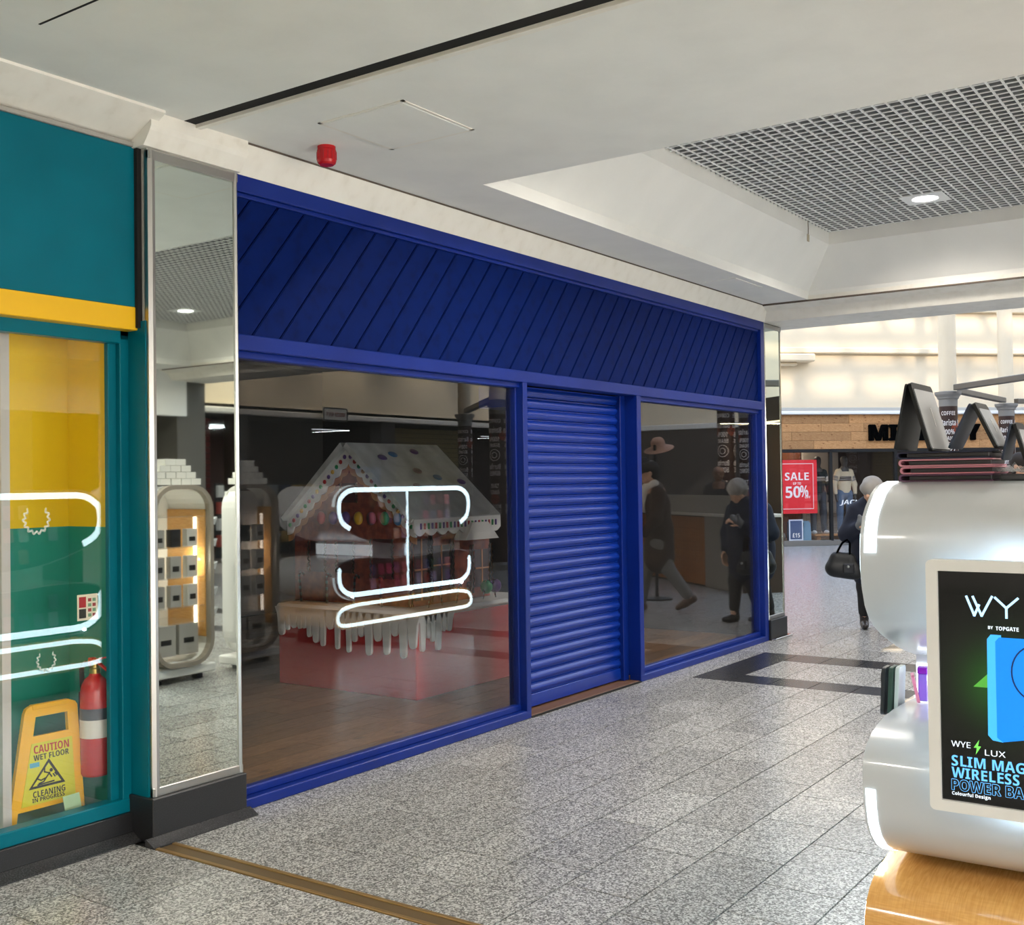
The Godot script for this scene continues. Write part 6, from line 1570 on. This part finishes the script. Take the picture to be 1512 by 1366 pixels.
	blend([[V(0, 1.54, 0.0), V(0, 1.40, -0.02), 0.055, 0.075], [V(0, 1.40, 0), V(0, 0.98, 0), 0.14, 0.13, 1.3], [V(0.18, 1.40, 0), V(0.24, 1.12, 0.0), 0.05, 0.045], [V(0.24, 1.12, 0), V(0.20, 1.02, 0.22), 0.045, 0.033], [V(-0.18, 1.40, 0), V(-0.24, 1.12, 0.0), 0.05, 0.045], [V(-0.24, 1.12, 0), V(-0.20, 1.02, 0.22), 0.045, 0.033], [V(0.09, 0.95, 0), V(0.09, 0.08, 0), 0.09, 0.05], [V(-0.09, 0.95, 0), V(-0.09, 0.08, 0), 0.09, 0.05]], 0.02, 0.03, m)
	head(m, hc, hb); hand(m, V(0.2, 1.02, 0.23), V(-0.2, -0.1, 0.9), V(0, -1, 0), 0.4); hand(m, V(-0.2, 1.02, 0.23), V(0.2, -0.1, 0.9), V(0, -1, 0), 0.4)
	part(a, "body", m, hexm("6b4a38", 0.55)); eyes(a, hc, hb)
	part(a, "suit", blend([[V(0, 1.44, -0.01), V(0, 1.28, -0.01), 0.12, 0.17, 1.25], [V(0, 1.28, -0.01), V(0, 0.92, 0), 0.17, 0.165, 1.25], [V(0.15, 1.41, 0), V(0.25, 1.12, 0), 0.08, 0.068], [V(0.25, 1.12, 0), V(0.205, 1.03, 0.18), 0.066, 0.05], [V(-0.15, 1.41, 0), V(-0.25, 1.12, 0), 0.08, 0.068], [V(-0.25, 1.12, 0), V(-0.205, 1.03, 0.18), 0.066, 0.05], [V(0.09, 0.92, 0), V(0.09, 0.12, 0), 0.1, 0.07], [V(-0.09, 0.92, 0), V(-0.09, 0.12, 0), 0.1, 0.07]], 0.018, 0.04), hexm("191a1f", 0.8))
	part(a, "shirt", blend([[V(0, 1.47, 0.06), V(0, 1.15, 0.115), 0.03, 0.025], [V(-0.04, 1.49, 0.03), V(0.04, 1.49, 0.03), 0.03, 0.03]], 0.012, 0.02), hexm("e8e6e2", 0.8), "white shirt front")
	bt = []; shoe(bt, V(0.09, 0.045, -0.06), V(0.1, 0.04, 0.15)); shoe(bt, V(-0.09, 0.045, -0.06), V(-0.1, 0.04, 0.15)); part(a, "shoes", blend(bt, 0.014, 0.02), M.black)
	mannequins()

func mannequins() -> void:
	var grey := hexm("4d4a48", 0.5)
	var specs := [[1.07, 0.24, "dark green jumper with white bands and grey jeans", "2b3230", "47484c"], [1.73, 0.24, "cream jumper with grey bands and blue jeans", "d9c9aa", "5f7087"]]
	for i in 2:
		var q = specs[i]
		var t := thing("mannequin", "grey mannequin wearing a %s" % q[2], "mannequin", FT * V(q[0], q[1], -0.55), -PI / 4, "mannequins in the far shop window")
		var m := MB.new()
		blend([[V(0, 1.72, 0.0), V(0, 1.66, 0.02), 0.085, 0.07], [V(0, 1.66, 0.02), V(0, 1.60, 0.03), 0.07, 0.055], [V(0, 1.58, 0.0), V(0, 1.46, -0.01), 0.055, 0.06], [V(0, 1.44, 0), V(0, 1.0, 0), 0.13, 0.12, 1.35], [V(0.18, 1.42, 0), V(0.25, 1.14, 0.0), 0.05, 0.042], [V(0.25, 1.14, 0), V(0.24, 0.90, 0.06), 0.042, 0.03], [V(-0.18, 1.42, 0), V(-0.25, 1.14, 0), 0.05, 0.042], [V(-0.25, 1.14, 0), V(-0.24, 0.90, 0.06), 0.042, 0.03], [V(0.10, 0.95, 0), V(0.13, 0.05, 0.02), 0.08, 0.045], [V(-0.10, 0.95, 0), V(-0.13, 0.05, 0.02), 0.08, 0.045]], 0.02, 0.03, m)
		hand(m, V(0.24, 0.90, 0.06), V(0, -1, 0.1), V(-1, 0, 0), 0.3); hand(m, V(-0.24, 0.90, 0.06), V(0, -1, 0.1), V(1, 0, 0), 0.3)
		part(t, "body", m, grey)
		part(t, "jumper", blend([[V(0, 1.45, 0), V(0, 1.30, 0), 0.12, 0.165, 1.3], [V(0, 1.30, 0), V(0, 0.98, 0), 0.165, 0.155, 1.3], [V(0.15, 1.43, 0), V(0.255, 1.14, 0), 0.075, 0.062], [V(0.255, 1.14, 0), V(0.243, 0.94, 0.05), 0.06, 0.045], [V(-0.15, 1.43, 0), V(-0.255, 1.14, 0), 0.075, 0.062], [V(-0.255, 1.14, 0), V(-0.243, 0.94, 0.05), 0.06, 0.045]], 0.016, 0.04), hexm(q[3], 0.95))
		for b in [[1.30, 0.03], [1.245, 0.022]]:
			part(t, "jumper_band", blend([[V(-0.06, b[0], 0), V(0.06, b[0], 0), 0.118, 0.118, 1.05]], 0.012, 0.01) if false else band(b[0], b[1], 0.176, 0.138), hexm(["cfc9bd", "8f8780"][i], 0.95))
			for sd in [-1, 1]:
				part(t, "sleeve_band", sleeve_band(V(sd * lerpf(0.15, 0.255, (1.43 - b[0]) / 0.29), b[0], 0), 0.072, b[1]), hexm(["cfc9bd", "8f8780"][i], 0.95))
		part(t, "jeans", blend([[V(0, 1.0, 0), V(0, 0.93, 0), 0.15, 0.15, 1.3], [V(0.10, 0.93, 0), V(0.12, 0.5, 0.01), 0.1, 0.08], [V(0.12, 0.5, 0.01), V(0.13, 0.09, 0.02), 0.08, 0.062], [V(-0.10, 0.93, 0), V(-0.12, 0.5, 0.01), 0.1, 0.08], [V(-0.12, 0.5, 0.01), V(-0.13, 0.09, 0.02), 0.08, 0.062]], 0.018, 0.03), hexm(q[4], 0.9))
		var bt := []; shoe(bt, V(0.13, 0.045, -0.03), V(0.17, 0.04, 0.18), 0.045); shoe(bt, V(-0.13, 0.045, -0.03), V(-0.15, 0.04, 0.18), 0.045)
		part(t, "shoes", blend(bt, 0.014, 0.02), hexm("ece9e4", 0.6), "white trainers")
func band(y: float, h: float, rx: float, rz: float) -> MB:
	var m := MB.new(); m.lathe([Vector2(1.0, -h), Vector2(1.02, 0.0), Vector2(1.0, h)], 28, Transform3D(Basis(V(rx, 0, 0), V(0, 1, 0), V(0, 0, rz)), V(0, y, 0))); return m
func sleeve_band(c: Vector3, r: float, h: float) -> MB:
	var m := MB.new(); m.lathe([Vector2(r, -h), Vector2(r * 1.02, 0.0), Vector2(r, h)], 18, Transform3D(Basis(Vector3.BACK, 0.34 if c.x > 0 else -0.34), c)); return m

# ---------------------------------------------------------------- things standing in the atrium, seen in the glass
func atrium_things() -> void:
	var ang := atan2(-(4.36 - 2.66), 16.0 - 14.69)
	# counter with timber slats
	var c := thing("slatted_counter", "service counter faced with upright honey timber slats and a pale top", "counter", V(14.69, 0, 2.66), ang)
	part(c, "carcass", boxm(V(-1.0, 0.0, -0.55), V(2.6, 1.02, -0.04)), hexm("3a2a1c", 0.6))
	var sl := boxm(V(0, 0.03, -0.04), V(0.055, 1.0, 0.0), 0.004).mesh()
	for i in 32:
		part(c, "slat", sl, M.slat).position = V(0.02 + 0.075 * i, 0, 0)
	part(c, "end_panel", boxm(V(-1.0, 0.0, -0.04), V(0.0, 1.02, 0.0)), hexm("8f8a83", 0.5), "grey panel")
	part(c, "worktop", boxm(V(-1.05, 1.02, -0.6), V(2.65, 1.06, 0.05), 0.006), hexm("cfc8be", 0.35))
	part(c, "upstand", boxm(V(-1.0, 1.06, -0.02), V(2.6, 1.32, 0.0)), hexm("a9a49c", 0.4))
	var cx := Transform3D(Basis(Vector3.UP, ang), V(14.69, 0, 2.66))
	var bk := thing("counter_back_wall", "dark timber kiosk back with a lit cream serving hatch behind the counter", "wall unit", V(14.69, 0, 2.66), ang)
	part(bk, "panel", boxm(V(0.75, 0.0, -2.5), V(2.6, 2.9, -2.4)), hexm("3b2c20", 0.6))
	part(bk, "hatch", boxm(V(0.9, 1.15, -2.4), V(1.9, 2.0, -2.36)), hexm("d8cfb0", 0.6))
	part(bk, "header", boxm(V(0.75, 2.5, -2.4), V(2.6, 2.9, -2.2)), hexm("2c211a", 0.6))
	var kl := thing("counter_light", "strip light under the header of the slatted counter", "light", cx * V(1.7, 2.48, -2.0), ang)
	part(kl, "led_strip", boxm(V(-0.8, -0.02, -0.03), V(0.8, 0.0, 0.03)), glow(Color(1, 0.9, 0.72), 2.0)); area_lamp(kl, V(0, -0.04, 0), Vector3.DOWN, Vector2(1.6, 0.06), Color(1, 0.9, 0.75), 2.2)
	# hats on a stand
	var h := thing("hat_stand", "tall stand with wide brimmed hats and a strip of price cards near the corridor mouth", "hat stand", V(12.9, 0, 2.5))
	var m := MB.new(); m.lathe([Vector2(0.2, 0.0), Vector2(0.2, 0.02), Vector2(0.02, 0.04), Vector2(0.02, 2.0)], 18); part(h, "pole", m, M.black)
	for q in [[0.10, 1.98, 0.0, "c99a80"], [-0.12, 1.72, 0.1, "1d1c1c"]]:
		m = MB.new(); m.lathe([Vector2(0.0, 0.12), Vector2(0.06, 0.115), Vector2(0.09, 0.08), Vector2(0.095, 0.0), Vector2(0.19, -0.03), Vector2(0.2, -0.035), Vector2(0.19, -0.04), Vector2(0.09, -0.01)], 22, Transform3D(Basis(Vector3.BACK, 0.35), V(q[0], q[1], q[2])), true); part(h, "hat", m, hexm(q[3], 0.8))
	part(h, "card_strip", boxm(V(0.22, 1.0, 0.2), V(0.42, 2.0, 0.21)), hexm("3c3a3a", 0.5))
	for i in 4:
		var tm := part(h, "lettering", text("SALE", Vector2(0.15, 0.05), 0.002), M.white); tm.transform = Transform3D(Basis(Vector3.UP, PI), V(0.32, 1.78 - 0.22 * i, 0.199))
	# hanging street sign on the wall opposite
	var ss := thing("street_sign", "white plate with black border reading MERCIA WALK on the cream wall", "sign", V(18.1, 3.10, 13.2), PI)
	part(ss, "plate", boxm(V(-0.39, -0.155, 0.0), V(0.39, 0.155, 0.02), 0.004), hexm("e6e2d8", 0.5)); part(ss, "border", ring_mesh(rounded(0.77, 0.30, 0.05, 4), rounded(0.71, 0.24, 0.035, 4), 0.004, Transform3D(Basis(), V(0, 0, 0.02))), M.black)
	part(ss, "lettering", text("MERCIA WALK", Vector2(0.58, 0.10), 0.004), hexm("7d1f22", 0.5)).position = V(0, 0, 0.02)
	part(ss, "bracket", boxm(V(-0.02, -0.02, -0.2), V(0.02, 0.02, 0.0)), M.black)
	# blue edged notice board
	var nb := thing("notice_board", "blue edged upright notice board with a blank pale sheet in the atrium", "board", V(14.9, 0, 9.6), PI + 0.6)
	part(nb, "board", boxm(V(-0.45, 0.9, -0.03), V(0.45, 1.85, 0.0), 0.01), hexm("1d5f9a", 0.5)); part(nb, "sheet", boxm(V(-0.3, 1.0, 0.0), V(0.3, 1.75, 0.004)), hexm("c9cfcb", 0.6))
	for s in [-1, 1]: part(nb, "leg", boxm(V(s * 0.3 - 0.03, 0, -0.2), V(s * 0.3 + 0.03, 0.92, 0.1), 0.005), hexm("1d5f9a", 0.5))
	# shutters and goods in the units opposite
	for q in [[13.2, 1.9, "5d1f1c", "dull red"], [22.2, 1.9, "8b7c50", "olive cream"]]:
		var sh := thing("security_grille", "%s roller grille closed across a unit on the far side of the atrium" % q[3], "shutter", V(q[0], 0, 14.0))
		for i in 24: part(sh, "slat", boxm(V(-q[1], 0.06 + 0.12 * i, -0.02), V(q[1], 0.165 + 0.12 * i, 0.02), 0.01), hexm(q[2], 0.5))
	var rg := RandomNumberGenerator.new(); rg.seed = 30
	for i in 10:
		var rk := thing("goods_rack", "rack of mixed packets inside a unit on the far side of the atrium", "rack", V(15.9 + 0.39 * i, 0, 14.6), PI, "racks in the units opposite")
		part(rk, "back", boxm(V(-0.17, 0, -0.02), V(0.17, 1.6, 0.0)), M.dark)
		for j in 4: part(rk, "packet_row", boxm(V(-0.15, 0.25 + 0.35 * j, 0.0), V(0.15, 0.5 + 0.35 * j, 0.08), 0.006), hexm(["a33a2a", "c9a04a", "7f8a94", "d8d2c6", "3a4a6a"][rg.randi() % 5], 0.5))

func _ready() -> void:
	view_and_light()
	materials()
	M.green = hexm("1b8a78", 0.45)
	M.yellow_wall = hexm("e8c400", 0.45)
	M.pine = wood_tex(512, Color(0.93, 0.74, 0.52), Color(0.70, 0.48, 0.28), 9, 17)
	M.slat = tri_tex(hexm("ffffff", 0.5), M.pine, 1.0, false)
	M.slat.albedo_color = Color(0.80, 0.66, 0.42)
	M.faint = mat(Color(0.92, 0.94, 0.9, 0.28), 0.6); M.faint.transparency = BaseMaterial3D.TRANSPARENCY_ALPHA
	M.sw = [hexm("5a3f86", 0.3), hexm("b01822", 0.3), hexm("1f8a4a", 0.3), hexm("d0a226", 0.3), hexm("5b2a7a", 0.3), hexm("2a6ea8", 0.3), hexm("6b4a52", 0.4)]
	floor_and_ceiling()
	coves_and_walls()
	blue_shop()
	pillars()
	teal_shop()
	atrium()
	opposite_shops()
	kiosks()
	gingerbread()
	teal_props()
	people()
	atrium_things()
